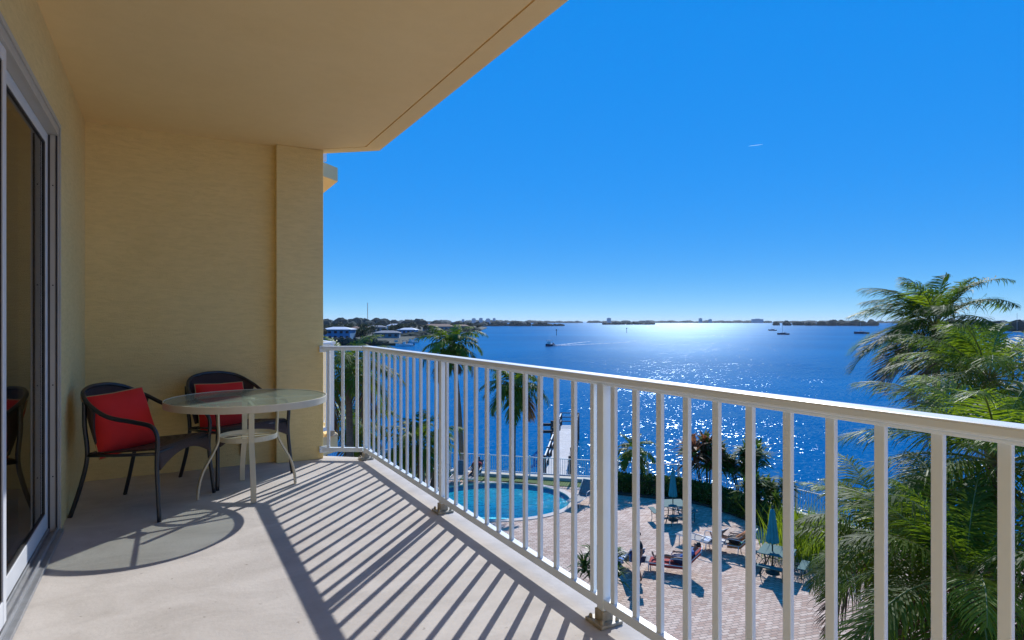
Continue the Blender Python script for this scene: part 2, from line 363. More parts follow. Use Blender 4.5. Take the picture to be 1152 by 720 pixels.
M['roomfloor'] = mat('room_tile', (.25, .21, .16), .4, .1, 2)
M['pavers'] = pavers('brick_pavers')
M['cap'] = mat('seawall_concrete', (.60, .55, .45), .85, .2, 2, .2, 20)
M['grass'] = mat('lawn_grass', (.13, .20, .035), .9, .4, 9, .5, 40)
M['sea'] = sea_mat()
M['seabed'] = mat('sand', (.3, .27, .2), .9)
M['poolshell'] = mat('pool_plaster', (.30, .93, .92), .6, .1, 1.2)
M['pooltile'] = mat('pool_tile', (.03, .12, .28), .3, .3, 25)
M['coping'] = mat('pool_coping', (.62, .53, .45), .8, .15, 8, .2, 30)
M['poolwater'] = pane_mat('pool_water', (.70, .99, .98), .05, ior=1.16, ripple=.09)
M['fence'] = mat('fence_white', (.72, .72, .70), .45, .05, 4)
M['dock'] = mat('dock_boards', (.60, .57, .54), .8, .2, 3, .3, 30)
M['piling'] = mat('dark_piling', (.06, .05, .045), .8, .4, 4, .4, 20)
M['teal'] = mat('teal_canvas', (.008, .27, .33), .75, .2, 6, .3, 40)
M['tealmetal'] = mat('green_mesh_metal', (.07, .17, .16), .75, .15, 8, spec=.2)
M['darkgreen'] = mat('dark_green_metal', (.015, .045, .04), .4, .2, 8)
M['sling'] = mat('grey_sling', (.22, .20, .19), .7, .2, 10)
M['wframe'] = mat('lounger_white', (.70, .68, .64), .4, .05, 4)
M['bark'] = mat('palm_bark', (.22, .17, .12), .9, .45, 5, .8, 14, stretch=(1, 1, 5))
M['frond'] = leafmat('palm_leaf', (.075, .125, .008), (.030, .060, .006), .36, .6, .9, (.20, .32, .015))
M['frond2'] = leafmat('palm_leaf_young', (.15, .22, .018), (.085, .15, .014), .42, .5, .9, (.34, .46, .015))
M['dead'] = leafmat('palm_leaf_dry', (.20, .12, .055), (.11, .065, .035), .2, .6, 2)
M['rachis'] = mat('frond_stem', (.26, .25, .06), .5, .3, 3)
M['hedge'] = leafmat('hedge_leaf', (.075, .13, .02), (.03, .06, .012), .2, .4, 3)
M['bush'] = leafmat('bush_leaf', (.10, .17, .02), (.04, .085, .012), .35, .62, 2)
M['bronze'] = leafmat('bronze_leaf', (.22, .085, .035), (.12, .06, .025), .35, .62, 2)
M['twig'] = mat('twig', (.10, .07, .05), .9)
M['soil'] = mat('mulch', (.07, .05, .035), .95, .4, 8, .6, 20)
M['fartree'] = leafmat('shore_tree', (.045, .070, .022), (.020, .036, .014), .12, .6, .08)
M['fartree2'] = leafmat('shore_tree_brown', (.10, .085, .030), (.04, .045, .018), .12, .6, .08)
M['farwood'] = haze_land('far_wood', (.028, .050, .036))
M['farland'] = mat('far_ground', (.032, .042, .018), .9, .5, .03)
M['bluewall'] = mat('blue_siding', (.10, .30, .52), .7, .1, .6)
M['whitewall'] = mat('white_siding', (.62, .64, .66), .7, .1, .6)
M['greywall'] = mat('grey_siding', (.25, .30, .36), .7, .1, .6)
M['tanwall'] = mat('tan_siding', (.50, .40, .29), .7, .1, .6)
M['whiteroof'] = mat('pale_roof', (.66, .68, .70), .6, .1, .6)
M['redroof'] = mat('tile_roof', (.34, .17, .10), .8, .2, 1)
M['greyroof'] = mat('shingle_roof', (.20, .21, .23), .8, .2, 1)
M['darkpane'] = mat('dark_window', (.02, .03, .05), .15, .1, 1)
M['fartower'] = mat('far_tower_block', (.30, .36, .42), .7, .1, .05)
M['mast'] = mat('mast_steel', (.35, .33, .33), .5, .1, 1)
M['towerred'] = mat('tower_paint', (.42, .20, .17), .6, .1, 1)
M['hullwhite'] = mat('white_hull', (.75, .75, .74), .3, .05, 1)
M['hulldark'] = mat('dark_hull', (.03, .04, .07), .3, .1, 1)
M['foam'] = foam_mat()
M['rock'] = mat('breakwater_rock', (.13, .12, .11), .9, .4, .6, .6, 2)
M['contrail'] = leafmat('vapour', (.85, .86, .88), (.8, .82, .85), .85, .9, .01, (1, 1, 1))
M['skin'] = mat('skin', (.50, .28, .18), .55, .1, 10)
M['skin2'] = mat('tanned_skin', (.32, .16, .095), .55, .1, 10)
M['hair'] = mat('dark_hair', (.018, .012, .010), .5)
M['navy'] = mat('navy_cloth', (.02, .035, .10), .85, .2, 8)
M['black'] = mat('black_cloth', (.018, .018, .022), .85, .2, 8)
M['bluecloth'] = mat('blue_cloth', (.05, .17, .42), .85, .2, 8)
M['redcloth'] = mat('red_towel', (.50, .06, .05), .9, .15, 8)
M['orange'] = mat('orange_towel', (.62, .22, .07), .9, .15, 8)
M['turq'] = mat('turquoise_towel', (.04, .34, .31), .9, .15, 8)
M['whitecloth'] = mat('white_towel', (.80, .80, .80), .9, .05, 8)

# ------------------------------------------------------------------ levels
ZC = 2.883                # ceiling
ZG = EYE - 8.6            # pool terrace
ZW = ZG - 1.3             # water
AL = -.557; AR = 1.63; AE = 1.75; BE = 5.955

# ------------------------------------------------------------------ balcony shell
deck = [(AL-.2, -2.2), (AE, -2.2), (AE, 5.617), (1.307, 5.985), (1.307, BE), (AL-.2, BE)]
tag(MB().prism(deck, -.20, 0).build('floor', M['floor'], origin=(0, 0, 0)), kind='structure')
c = MB(); c.prism(deck, ZC+.012, ZC+.2)
gi, go = 1.594, 1.607
inner = [(AL-.2, -2.2), (gi, -2.2), (gi, 5.553), (1.10, BE), (AL-.2, BE)]
c.prism(inner, ZC, ZC+.0119)
c.prism([(go, -2.2), (AE, -2.2), (AE, 5.617), (1.307, 5.985), (1.307, BE), (1.12, BE), (go, 5.560)], ZC, ZC+.0119)
tag(c.build('ceiling', M['ceil'], origin=(0, 0, 0)), kind='structure')
DB0, DB1, DT = .75, 4.60, 2.466
hw = empty('house_wall', (AL-.1, 2, 0)); tag(hw, 'cream stucco house wall with the sliding glass door in it', 'wall')
m = MB(); m.bx(AL-.2, AL, -2.2, DB0, 0, ZC); m.bx(AL-.2, AL, DB1, BE, 0, ZC); m.bx(AL-.2, AL, DB0, DB1, DT, ZC)
m.build('stucco', M['wall'], hw, world=True)
ew = empty('end_wall', (.4, BE+.1, 0)); tag(ew, 'cream stucco end wall behind the two chairs and the glass table', 'wall')
MB().bx(AL, .88, BE, BE+.72, 0, ZC).build('stucco', M['wall'], ew, world=True)
MB().bx(.875, 1.29, BE-.09, BE+.765, 0, ZC).build('pillar', M['wall'], ew, world=True, bevel=.006)
bw = MB().bx(AL, AE, -2.4, -2.2, -.2, ZC+.2).build('balcony_partition', M['wall'], origin=(.6, -2.3, 0)); tag(bw, 'cream stucco partition closing the balcony behind the viewer', 'wall')
# room behind the glass
rm = MB(); x0, x1, y0, y1 = -5.2, AL-.2, -1.2, 5.6
rm.bx(x0-.1, x0, y0, y1, 0, ZC); rm.bx(x0, x1, y0-.1, y0, 0, ZC); rm.bx(x0, x1, y1, y1+.1, 0, ZC); rm.bx(x0, x1, y0, y1, ZC, ZC+.1)
tag(rm.build('room', M['room'], origin=(0, 0, 0)), kind='structure')
tag(MB().bx(x0, x1, y0, y1, -.1, .0).build('room_floor', M['roomfloor'], origin=(0, 0, 0)), kind='structure')

# sliding glass door
sd = empty('sliding_door', (AL-.09, 2.7, 0)); tag(sd, 'sliding glass door with pale aluminium frame in the cream wall', 'door')
fr = MB(); a0, a1 = AL-.115, AL-.003
fr.bx(a0, a1, DB0, DB1, DT-.06, DT)
fr.bx(a0, a1, DB1-.03, DB1, 0, DT-.06); fr.bx(a0, a1, DB0, DB0+.03, 0, DT-.06)
fr.bx(AL-.003, AL+.006, DB0-.012, DB1+.012, DT-.012, DT+.012); fr.bx(AL-.003, AL+.006, DB1-.006, DB1+.012, 0, DT-.012)
fro = fr.build('frame', M['jamb'], sd, world=True, bevel=.002)
g = MB()
for aa in (AL-.012, AL-.048, AL-.088): g.bx(aa-.0045, aa+.0045, DB1-.034, DB1-.03, .03, DT-.065)
for zz in (.35, .9, 1.5, 2.1): g.box((AL-.030, DB1-.031, zz), (.007, .004, .007))
g.build('channel', M['gasket'], fro, world=True)
si = MB(); si.bx(a0, AL-.004, DB0+.03, DB1-.03, .002, .02)
for aa in (AL-.008, AL-.050, AL-.090): si.bx(aa-.004, aa+.004, DB0+.03, DB1-.03, .02, .042)
si.bx(AL-.004, AL+.022, DB0-.02, DB1, .001, .022)
si.build('track', M['sill'], sd, world=True, bevel=.0015)
def door_panel(a, b0, b1, z0, z1):
    p = MB(); th = .032; sw = .055
    p.bx(a-th/2, a+th/2, b0, b0+sw, z0, z1); p.bx(a-th/2, a+th/2, b1-sw, b1, z0, z1)
    p.bx(a-th/2+.001, a+th/2-.001, b0+sw, b1-sw, z1-.06, z1); p.bx(a-th/2+.001, a+th/2-.001, b0+sw, b1-sw, z0, z0+.10)
    po = p.build('door_panel', M['alu'], sd, world=True, bevel=.003)
    q = MB()
    for (u0, u1, v0, v1) in ((b0+sw, b0+sw+.008, z0+.10, z1-.06), (b1-sw-.008, b1-sw, z0+.10, z1-.06), (b0+sw+.008, b1-sw-.008, z0+.10, z0+.108), (b0+sw+.008, b1-sw-.008, z1-.068, z1-.06)):
        q.bx(a-.010, a+.010, u0, u1, v0, v1)
    q.build('gasket', M['gasket'], po, world=True)
    MB().bx(a-.003, a+.003, b0+sw+.004, b1-sw-.004, z0+.104, z1-.064).build('glass', M['glass'], po, world=True)
    return po
near = door_panel(AL-.030, 1.05, 3.24, .044, DT-.062)
far_ = door_panel(AL-.070, 3.10, DB1-.034, .044, DT-.062)
MB().bx(AL-.014, AL+.012, 1.075, 1.095, .95, 1.2).build('handle', M['alu'], near, world=True, bevel=.004)

# ------------------------------------------------------------------ railing
def make_railing(name, label, corner_b, wall_pt, posts, runs, b_end, flip=1):
    rl = empty(name, (AR, corner_b, 0)); tag(rl, label, 'railing')
    cp = Vector((AR, corner_b, 0)); wp = Vector((*wall_pt, 0))
    t = MB(); hz = 1.040
    t.beam((AR, b_end, hz), (AR, corner_b+flip*.018, hz), .078, .030)
    dirn = (wp-cp).normalized()
    t.beam(cp+dirn*.03+Vector((0,0,hz-.0015)), wp+Vector((0,0,hz-.0015)), .078, .027)
    t.beam((AR, b_end, hz-.021), (AR, corner_b, hz-.021), .034, .016); t.beam(cp+Vector((0,0,hz-.021)), wp+Vector((0,0,hz-.021)), .034, .015)
    t.build('top_rail', M['white'], rl, world=True, bevel=.008)
    bt = MB(); zb = .088
    ps = sorted(posts + [b_end, corner_b])
    for p, q in zip(ps[:-1], ps[1:]):
        bt.bx(AR-.019, AR+.019, p+.021, q-.021, zb-.02, zb+.02)
    bt.beam(cp+dirn*.03+Vector((0,0,zb)), wp+Vector((0,0,zb)), .036, .038)
    bt.build('bottom_rail', M['white'], rl, world=True, bevel=.003)
    pos = [(AR, b, 0.0) for b in runs]
    L = (wp-cp).length; k = max(3, round(L/.125)); ang = math.atan2(dirn.y, dirn.x)-math.pi/2
    pos += [(cp.x+dirn.x*L*(i+.62)/k, cp.y+dirn.y*L*(i+.62)/k, ang) for i in range(k)]
    pm = MB().box((0, 0, (.107+1.016)/2), (.018, .027, .909)).build('picket', M['white'], rl, bevel=.002)
    for i, (x, y, a) in enumerate(pos):
        o = pm if i == 0 else pm.copy()
        if i: COL.objects.link(o); o.parent = rl
        o.location = Vector((x, y, 0))-rl.location; o.rotation_euler = (0, 0, a)
    pb = MB().box((0, 0, .512), (.043, .043, 1.02)).build('post', M['white'], rl, bevel=.003)
    sh = MB().box((0, 0, .008), (.115, .115, .014)); sh.box((0, 0, .036), (.056, .056, .044))
    for ex in (-.04, .04):
        for ey in (-.04, .04): sh.lathe([(.009, .0), (.009, .012), (.004, .02)], (ex, ey, .012), 8)
    sh = sh.build('post_shoe', M['shoe'], pb, bevel=.003)
    for i, b in enumerate([corner_b]+posts):
        if i == 0: o = pb
        else:
            o = pb.copy(); COL.objects.link(o); o.parent = rl; s2 = sh.copy(); COL.objects.link(s2); s2.parent = o
        o.location = Vector((AR, b, 0))-rl.location
    for zz in (hz-.015, zb):
        br = MB(); br.box(wp+dirn*.0+Vector((0, 0, zz)), (.07, .02, .06)); br.lathe([(.012, 0), (.012, .012), (.005, .016)], wp+Vector((-.03, -.01*flip, zz-.01)), 8)
        br.build('wall_bracket', M['white'], rl, world=True, bevel=.004)
    return rl
runs = [2.017-.137*i for i in range(13)] + [2.085+.073+.1455*i for i in range(12)] + [3.945+.1455*i for i in range(12)] + [.304-.068-.137*i for i in range(13)] + [-1.476-.07-.14*i for i in range(4)]
make_railing('balcony_railing', 'white aluminium balcony railing with upright pickets around the concrete floor', 5.645, (1.285, BE-.101), [3.83, 2.085, .304, -1.476], runs, -2.18)

# neighbour balcony beyond the end wall
nb = empty('neighbour_balcony', (1.2, 7.5, -.2)); tag(nb, 'next balcony just beyond the end wall, with white railing and slab edge', 'balcony')
nsl = [(.0, 6.72), (1.31, 6.72), (AE-.03, 7.09), (AE-.03, 12.0), (.0, 12.0)]
MB().prism(nsl, -.20, 0).build('floor_slab', M['ceil'], nb, world=True)
MB().prism(nsl, ZC, ZC+.155).build('upper_slab', M['ceil'], nb, world=True)
MB().bx(-.6, .2, 6.73, 12.0, -.0, ZC).build('back_wall', M['wall'], nb, world=True)
make_railing('balcony_railing', 'white railing of the next balcony, partly hidden behind the end wall', 6.99, (1.285, BE+.82), [8.7, 10.4], [7.08+.1455*i for i in range(11)]+[8.78+.1455*i for i in range(11)], 11.9, -1)
ur = MB()
for b in (6.86, 7.3, 7.75): ur.bx(1.50, 1.54, b-.02, b+.02, ZC+.155, ZC+1.2)
ur.bx(1.48, 1.56, 6.8, 11.9, ZC+1.2, ZC+1.25)
ur.build('upper_railing', M['white'], nb, world=True)

# ------------------------------------------------------------------ table
tb = empty('patio_table', (.548, 5.01, 0)); tag(tb, 'round glass topped patio table with cream metal legs by the end wall', 'table')
RT, ZT = .565, .71
gt = MB(); gt.lathe([(RT-.008, ZT-.006), (RT-.008, ZT)], seg=96, smooth=False); gt.build('glass_top', M['tglass'], tb)
rim = MB(); rim.ring(RT, ZT-.046, ZT+.003, .007, seg=96); rim.ring(RT-.007, ZT-.014, ZT-.0075, .02, seg=96); rim.build('rim', M['cream'], tb, bevel=.002)
legs_dir = [(-.23, -.20), (.24, .19), (.17, -.31), (-.19, .32)]
lb = MB()
for (lx, ly) in legs_dir:
    v = Vector((lx*cs+ly*sn, -lx*sn+ly*cs, 0)).normalized(); side = Vector((-v.y, v.x, 0))
    prof = smooth([(.215, ZT-.046), (.215, .55), (.212, .42), (.245, .33), (.315, .20), (.345, .09), (.352, .012)], 6)
    prof = [(p.x, p.y) for p in [Vector((a, b, 0)) for a, b in [(q[0], q[1]) for q in prof]]] if False else prof
    l = MB(); hw2 = .019; th = .006; vs = []
    P2 = smooth([(.215, 0, ZT-.046), (.214, 0, .55), (.211, 0, .42), (.245, 0, .33), (.315, 0, .20), (.345, 0, .09), (.352, 0, .004)], 6)
    for i, p in enumerate(P2):
        q0, q1 = P2[max(i-1, 0)], P2[min(i+1, len(P2)-1)]; tg = (q1-q0).normalized(); nn = Vector((tg.z, 0, -tg.x))
        for (sg, off) in ((-1, -th), (1, -th), (1, th), (-1, th)):
            pp = p + nn*off; vs.append(v*pp.x + side*sg*hw2 + Vector((0, 0, pp.z)))
    n = len(P2); fs = [(i*4+k, i*4+(k+1) % 4, (i+1)*4+(k+1) % 4, (i+1)*4+k) for i in range(n-1) for k in range(4)] + [(3,2,1,0), tuple((n-1)*4+k for k in range(4))]
    l.add(vs, fs); l.build('leg', M['cream'], tb, bevel=.0015)
    lb.beam(v*.03+Vector((0,0,ZT-.024)), v*(RT-.008)+Vector((0,0,ZT-.024)), .020, .010)
lb.lathe([(.045, ZT-.030), (.045, ZT-.0075)], seg=20); lb.build('support', M['cream'], tb)
sr = MB(); sr.ring(.205, .40, .436, .007, seg=48)
for yy in (-.1, 0, .1): 
    hl = math.sqrt(.198**2-yy*yy); sr.box((0, yy, .414), (hl*2, .026, .006))
sr.build('lower_shelf', M['cream'], tb, bevel=.001)

# ------------------------------------------------------------------ chairs
def make_chair(loc, rz, label):
    ch = empty('wicker_chair', loc, rz); tag(ch, label, 'chair', 'wicker chairs around the glass table')
    half = [(.315, .315, .44), (.318, .318, .54), (.318, .275, .605), (.318, .16, .632), (.312, -.05, .665), (.288, -.2, .735), (.215, -.315, .803), (.11, -.358, .833), (0, -.368, .84)]
    pts = half + [(-x, y, z) for x, y, z in half[-2::-1]]
    hoop = smooth(pts, 6)
    MB().sweep(hoop, .0145, 10).build('arm_frame', M['frame'], ch)
    for sx in (-1, 1):
        MB().sweep(smooth([(sx*.335, .345, .001), (sx*.322, .325, .2), (sx*.315, .312, .35), (sx*.315, .315, .46)], 4), .015, 10).build('leg', M['frame'], ch)
        MB().sweep(smooth([(sx*.27, -.365, .001), (sx*.252, -.30, .2), (sx*.245, -.255, .40), (sx*.262, -.262, .6), (sx*.272, -.255, .755)], 4), .015, 10).build('leg', M['frame'], ch)
    sf = MB(); sf.sweep([(.31, .312, .43), (.30, 0, .415), (.247, -.25, .40)], .011, 8); sf.sweep([(-.31, .312, .43), (-.30, 0, .415), (-.247, -.25, .40)], .011, 8)
    sf.sweep([(-.247, -.25, .40), (.247, -.25, .40)], .011, 8); sf.sweep([(-.31, .305, .435), (.31, .305, .435)], .011, 8)
    sf.build('seat_frame', M['frame'], ch)
    def seat(u, v):
        x = (u*2-1)
        if v < .8:
            t = v/.8; y = -.245+t*.54; wd = .25+t*.05
            return (x*wd, y, .412+.045*t-.018*math.sin(math.pi*t)*(1-x*x))
        t = (v-.8)/.2; dep = .05+.085*x*x
        a = min(1, t*1.0)
        return (x*.302, .295+.03*math.sin(a*math.pi/2), .457-dep*a)
    MB().sheet(seat, 20, 26).build('seat', M['wicker'], ch, solid=.012)
    nb_ = len(hoop)-1; i0, i1 = int(nb_*.30), int(nb_*.70)
    def back(u, v):
        f = i0+(i1-i0)*u; i = min(int(f), nb_-1); p = hoop[i].lerp(hoop[i+1], f-i)
        ang = (u*2-1)*R(60); bot = Vector((-math.sin(ang)*.262, -.12-math.cos(ang)*.155, .445))
        q = bot.lerp(p, v); q.y -= .012*math.sin(math.pi*v); return q
    MB().sheet(back, 30, 16).build('backrest', M['wicker'], ch, solid=.012)
    ch.scale = (1, .9, 1)
    return ch
def facing(fa, fb): return math.atan2(fb, fa)-math.pi/2
ch1 = make_chair((-.12, 4.97, 0), facing(.852, -.524), 'dark wicker armchair beside the glass door, holding a red cushion')
ch2 = copy_tree(ch1); ch2.location = (.50, 5.575, 0); ch2.rotation_euler.z = facing(.46, -.887)
ch2['label'] = 'dark wicker armchair tucked behind the round glass table against the end wall'
def make_cushion(chair, loc, tilt, roll, yaw, label, S=.43):
    cu = empty('cushion', (0, 0, 0)); tag(cu, label, 'cushion')
    Mx = Matrix.Translation(chair.location) @ chair.rotation_euler.to_matrix().to_4x4() @ Matrix.Translation(loc) @ Matrix.Rotation(yaw, 4, 'Z') @ Matrix.Rotation(R(90)+tilt, 4, 'X') @ Matrix.Rotation(roll, 4, 'Z')
    cu.matrix_basis = Mx
    h = S/2
    def P(u, v, sg):
        x, y = u*2-1, v*2-1
        e = (1-x**4)*(1-y**4); pin = 1-.035*(1-abs(y))*abs(x)**3-.0; piny = 1-.035*(1-abs(x))*abs(y)**3
        z = sg*.075*e**.6 + .006*mnoise.noise(Vector((x*2.2, y*2.2, sg)))*e
        return (x*h*pin, y*h*piny, z)
    b = MB(); b.sheet(lambda u, v: P(u, v, 1), 24, 24); b.sheet(lambda u, v: P(1-u, v, -1), 24, 24)
    b.build('cover', M['red'], cu)
    edge = [P(i/16, 0, 1) for i in range(16)]+[P(1, i/16, 1) for i in range(16)]+[P(1-i/16, 1, 1) for i in range(16)]+[P(0, 1-i/16, 1) for i in range(16)]
    MB().sweep(edge, .0042, 6, closed=True).build('piping', M['pipe'], cu)
    return cu
make_cushion(ch1, (.03, -.145, .59), R(20), R(-4), R(-22), 'red square cushion leaning in the armchair beside the glass door')
make_cushion(ch2, (0, -.17, .55), R(15), R(2), R(0), 'red cushion in the armchair behind the round glass table')

# ------------------------------------------------------------------ ground, seawall, water
shore = [(-60, 42.0), (-12, 36.6), (-3.5, 34.7), (.97, 33.6), (5.6, 32.5), (8.64, 31.8), (10.4, 30.6), (11.7, 29.1), (12.6, 27.2), (14.5, 24.5), (30, 16), (60, 6)]
land = [W(x, d) for x, d in shore] + [W(60, -40), W(-60, -40)]
def hole_ground():
    # terrace as one sheet with the pool cut out of it
    bm = bmesh.new(); outer = [bm.verts.new((p.x, p.y, ZG)) for p in land]
    inn = [bm.verts.new((p.x, p.y, ZG)) for p in [W(PC[0]+PR[0]*math.cos(2*math.pi*k/64), PC[1]+PR[1]*math.sin(2*math.pi*k/64)) for k in range(64)]]
    es = [bm.edges.new((outer[i], outer[(i+1) % len(outer)])) for i in range(len(outer))] + [bm.edges.new((inn[i], inn[(i+1) % 64])) for i in range(64)]
    bmesh.ops.triangle_fill(bm, use_beauty=True, use_dissolve=False, edges=es, normal=(0, 0, 1))
    me = bpy.data.meshes.new('terrace'); bm.to_mesh(me); bm.free(); me.materials.append(M['pavers'])
    o = bpy.data.objects.new('terrace', me); COL.objects.link(o); return o
PC = (-.8, 29.6); PR = (3.6, 3.0)
tag(hole_ground(), kind='structure')
def ribbon(line, off0, off1, z0, z1):
    # a band along a shore line, offset in depth
    m = MB()
    for (xa, da), (xb, db) in zip(line[:-1], line[1:]):
        m.prism([tuple(W(xa, da+off0)[:2]), tuple(W(xb, db+off0)[:2]), tuple(W(xb, db+off1)[:2]), tuple(W(xa, da+off1)[:2])], z0, z1)
    return m
tag(ribbon(shore, -.25, .30, ZW-3, ZG+.16).build('seawall', M['cap'], origin=W(0, 34, ZW)), 'pale concrete seawall along the water edge behind the pool', 'seawall')
tag(ribbon(shore[:-2], -1.25, -.25, ZG-.2, ZG+.03).build('lawn', M['grass'], origin=W(0, 33, ZG)), kind='structure')
wm = MB(); wm.add([(-12000, -12000, ZW), (12000, -12000, ZW), (12000, 12000, ZW), (-12000, 12000, ZW)], [(0, 1, 2, 3)])
tag(wm.build('water', M['sea'], origin=(0, 0, ZW)), kind='structure')

# pool
pl = empty('swimming_pool', W(PC[0], PC[1], ZG-1.5)); tag(pl, 'oval swimming pool of bright turquoise water in the brick terrace', 'pool')
def ell(k, n, s=1.0, add=0.0): 
    a = 2*math.pi*k/n; return W(PC[0]+(PR[0]*s+add)*math.cos(a), PC[1]+(PR[1]*s+add)*math.sin(a))
n = 64; m = MB(); rows = [(-.0, 0.0, -.02), (0, 0, -.28), (-.02, 0, -1.05), (-.25, 0, -1.25)]
vs = []
for add, _, z in rows:
    for k in range(n): p = ell(k, n, 1, add); vs.append((p.x, p.y, ZG+z))
fs = [(i*n+k, i*n+(k+1) % n, (i+1)*n+(k+1) % n, (i+1)*n+k) for i in range(3) for k in range(n)] + [[3*n+k for k in range(n)]]
m.add(vs, fs); m.m = [1]*n + [0]*(len(m.f)-n); m.build('shell', [M['poolshell'], M['pooltile']], pl, world=True)
m = MB(); m.add([(*ell(k, n, 1, -.004)[:2], ZG-.13) for k in range(n)], [list(range(n))]); m.build('pool_water', M['poolwater'], pl, world=True)
m = MB(); vs = []
for add, z in ((.0, -.06), (.0, .03), (.32, .03), (.32, -.02)):
    for k in range(n): p = ell(k, n, 1, add); vs.append((p.x, p.y, ZG+z))
m.add(vs, [(i*n+k, i*n+(k+1) % n, ((i+1) % 4)*n+(k+1) % n, ((i+1) % 4)*n+k) for i in range(4) for k in range(n)]); m.build('coping', M['coping'], pl, world=True)

# terrace fence
fe = empty('terrace_fence', W(0, 34, ZG+.16)); tag(fe, 'low white picket fence on the seawall between the pool and the water', 'fence')
rail = MB(); pk = MB(); post = MB()
fl = shore[1:-2]
for (xa, da), (xb, db) in zip(fl[:-1], fl[1:]):
    a, b = W(xa, da, 0), W(xb, db, 0); L = (b-a).length
    for zz in (.14, 1.0): rail.beam(a+Vector((0,0,ZG+.16+zz)), b+Vector((0,0,ZG+.16+zz)), .045, .04)
    kk = int(L/.125)
    for i in range(kk):
        p = a.lerp(b, (i+.5)/kk); pk.box((p.x, p.y, ZG+.16+.57), (.018, .018, .83))
    kk = max(1, round(L/2.0))
    for i in range(kk):
        p = a.lerp(b, i/kk); MB().box((p.x, p.y, ZG+.16+.54), (.06, .06, 1.1)).build('post', M['fence'], fe, world=True)
rail.build('rail', M['fence'], fe, world=True); pk.build('picket_panel', M['fence'], fe, world=True)

# dock
dk = empty('dock', W(3.6, 43, ZW)); tag(dk, 'narrow pale boat dock running out from the seawall into the blue water', 'dock')
dn, df = Vector((2.58, 35.0)), Vector((4.85, 51.5)); dv = (df-dn).normalized(); dsd = Vector((dv.y, -dv.x)); ZD = ZG-.15
m = MB(); nbd = 90
for i in range(nbd):
    p = dn.lerp(df, (i+.5)/nbd); a = W(*(p-dsd*.75), ZD); b = W(*(p+dsd*.75), ZD); m.beam(a, b, (df-dn).length/nbd-.012, .04)
m.build('deck', M['dock'], dk, world=True)
for sgn, mt in ((-1, 'fence'), (1, 'piling')):
    r_ = MB(); a = dn+dsd*sgn*.72; b = df+dsd*sgn*.72
    for zz in (.5, 1.0): r_.beam(W(*a, ZD+zz), W(*b, ZD+zz), .07, .06)
    r_.build('handrail', M[mt], dk, world=True)
    for i in range(8):
        p = a.lerp(b, i/7); MB().lathe([(.09, ZW-2.5), (.09, ZD+1.08)], W(*p, 0), 10).build('piling', M['piling'], dk, world=True)
r_ = MB(); a = df-dsd*.72; b = df+dsd*.72
for zz in (.35, .7, 1.05): r_.beam(W(*a, ZD+zz), W(*b, ZD+zz), .06, .06)
r_.build('end_rail', M['piling'], dk, world=True)
lf = empty('boat_lift', W(2.6, 45, ZW)); tag(lf, 'dark timber boat lift standing in the water left of the dock', 'boat lift')
for (x, d) in ((2.1, 44.5), (3.0, 44.5), (2.2, 47.5), (3.1, 47.5)): MB().lathe([(.13, ZW-2), (.12, ZG+.9)], W(x, d, 0), 10).build('piling', M['piling'], lf, world=True)
m = MB(); m.beam(W(2.1, 44.5, ZG+.6), W(3.0, 44.5, ZG+.6), .16, .2); m.beam(W(2.2, 47.5, ZG+.6), W(3.1, 47.5, ZG+.6), .16, .2); m.beam(W(2.1, 44.5, ZG+.2), W(2.2, 47.5, ZG+.2), .14, .16); m.build('cross_beam', M['piling'], lf, world=True)

# ------------------------------------------------------------------ plants
def blob_leaves(m, fn_pts, n, L, wd, mi=0, upbias=.3, rnd=random):
    for _ in range(n):
        p, nrm = fn_pts()
        d = Vector((rnd.gauss(0, 1), rnd.gauss(0, 1), rnd.gauss(0, 1)+upbias)).normalized()*.8 + nrm*.6
        m.leaf(p, d, nrm+Vector((rnd.gauss(0, .5), rnd.gauss(0, .5), rnd.gauss(0, .5))), L*rnd.uniform(.6, 1.3), wd*rnd.uniform(.7, 1.2), mi)
def ballpts(c, rx, ry, rz, inner=.55, seed=0):
    def f():
        while True:
            v = Vector((random.gauss(0, 1), random.gauss(0, 1), random.gauss(0, 1)))
            if v.length > .01: break
        v.normalize(); k = random.uniform(inner, 1.0)*(.82+.36*mnoise.noise(v*1.9+Vector((seed*3.1, 0, 0))))
        return Vector((c[0]+v.x*rx*k, c[1]+v.y*ry*k, c[2]+v.z*rz*k)), v
    return f
hedge_line = [(5.0, 31.3), (5.8, 30.95), (6.9, 30.5), (8.1, 30.1), (9.1, 29.3), (9.8, 28.2), (10.35, 27.0), (10.7, 26.0), (11.2, 24.8)]
hl = [W(x, d, ZG) for x, d in hedge_line]
tag(ribbon([(x-.15, d) for x, d in hedge_line], -.75, 1.7, ZG-.2, ZG+.10).build('planting_bed', M['soil'], origin=W(8, 29, ZG)), kind='structure')
hg = empty('hedge', W(8, 29.4, ZG+.1)); tag(hg, 'long curved clipped dark green hedge at the edge of the brick terrace', 'hedge')
core = MB(); core.sweep(smooth(hl, 4), [.33]*(4*(len(hl)-1)+1), 8); 
for v in core.v: v.z = ZG+.1+(v.z-ZG+.33)*.95
core.build('branches', M['twig'], hg, world=True)
lv = MB(); hs_ = smooth(hl, 6)
def hedgept():
    i = random.randrange(len(hs_)-1); p = hs_[i].lerp(hs_[i+1], random.random()); t = (hs_[i+1]-hs_[i]).normalized(); sd_ = Vector((t.y, -t.x, 0))
    a = random.uniform(-.25, math.pi+.25); k = random.uniform(.8, 1.05)*(1+.16*mnoise.noise(p*1.3))
    nrm = sd_*math.cos(a)+Vector((0, 0, math.sin(a)))
    return p+sd_*math.cos(a)*.55*k+Vector((0, 0, .28+.58*k*max(-.3, math.sin(a)))), nrm
blob_leaves(lv, hedgept, 9000, .16, .09)
lv.build('foliage', M['hedge'], hg, world=True)

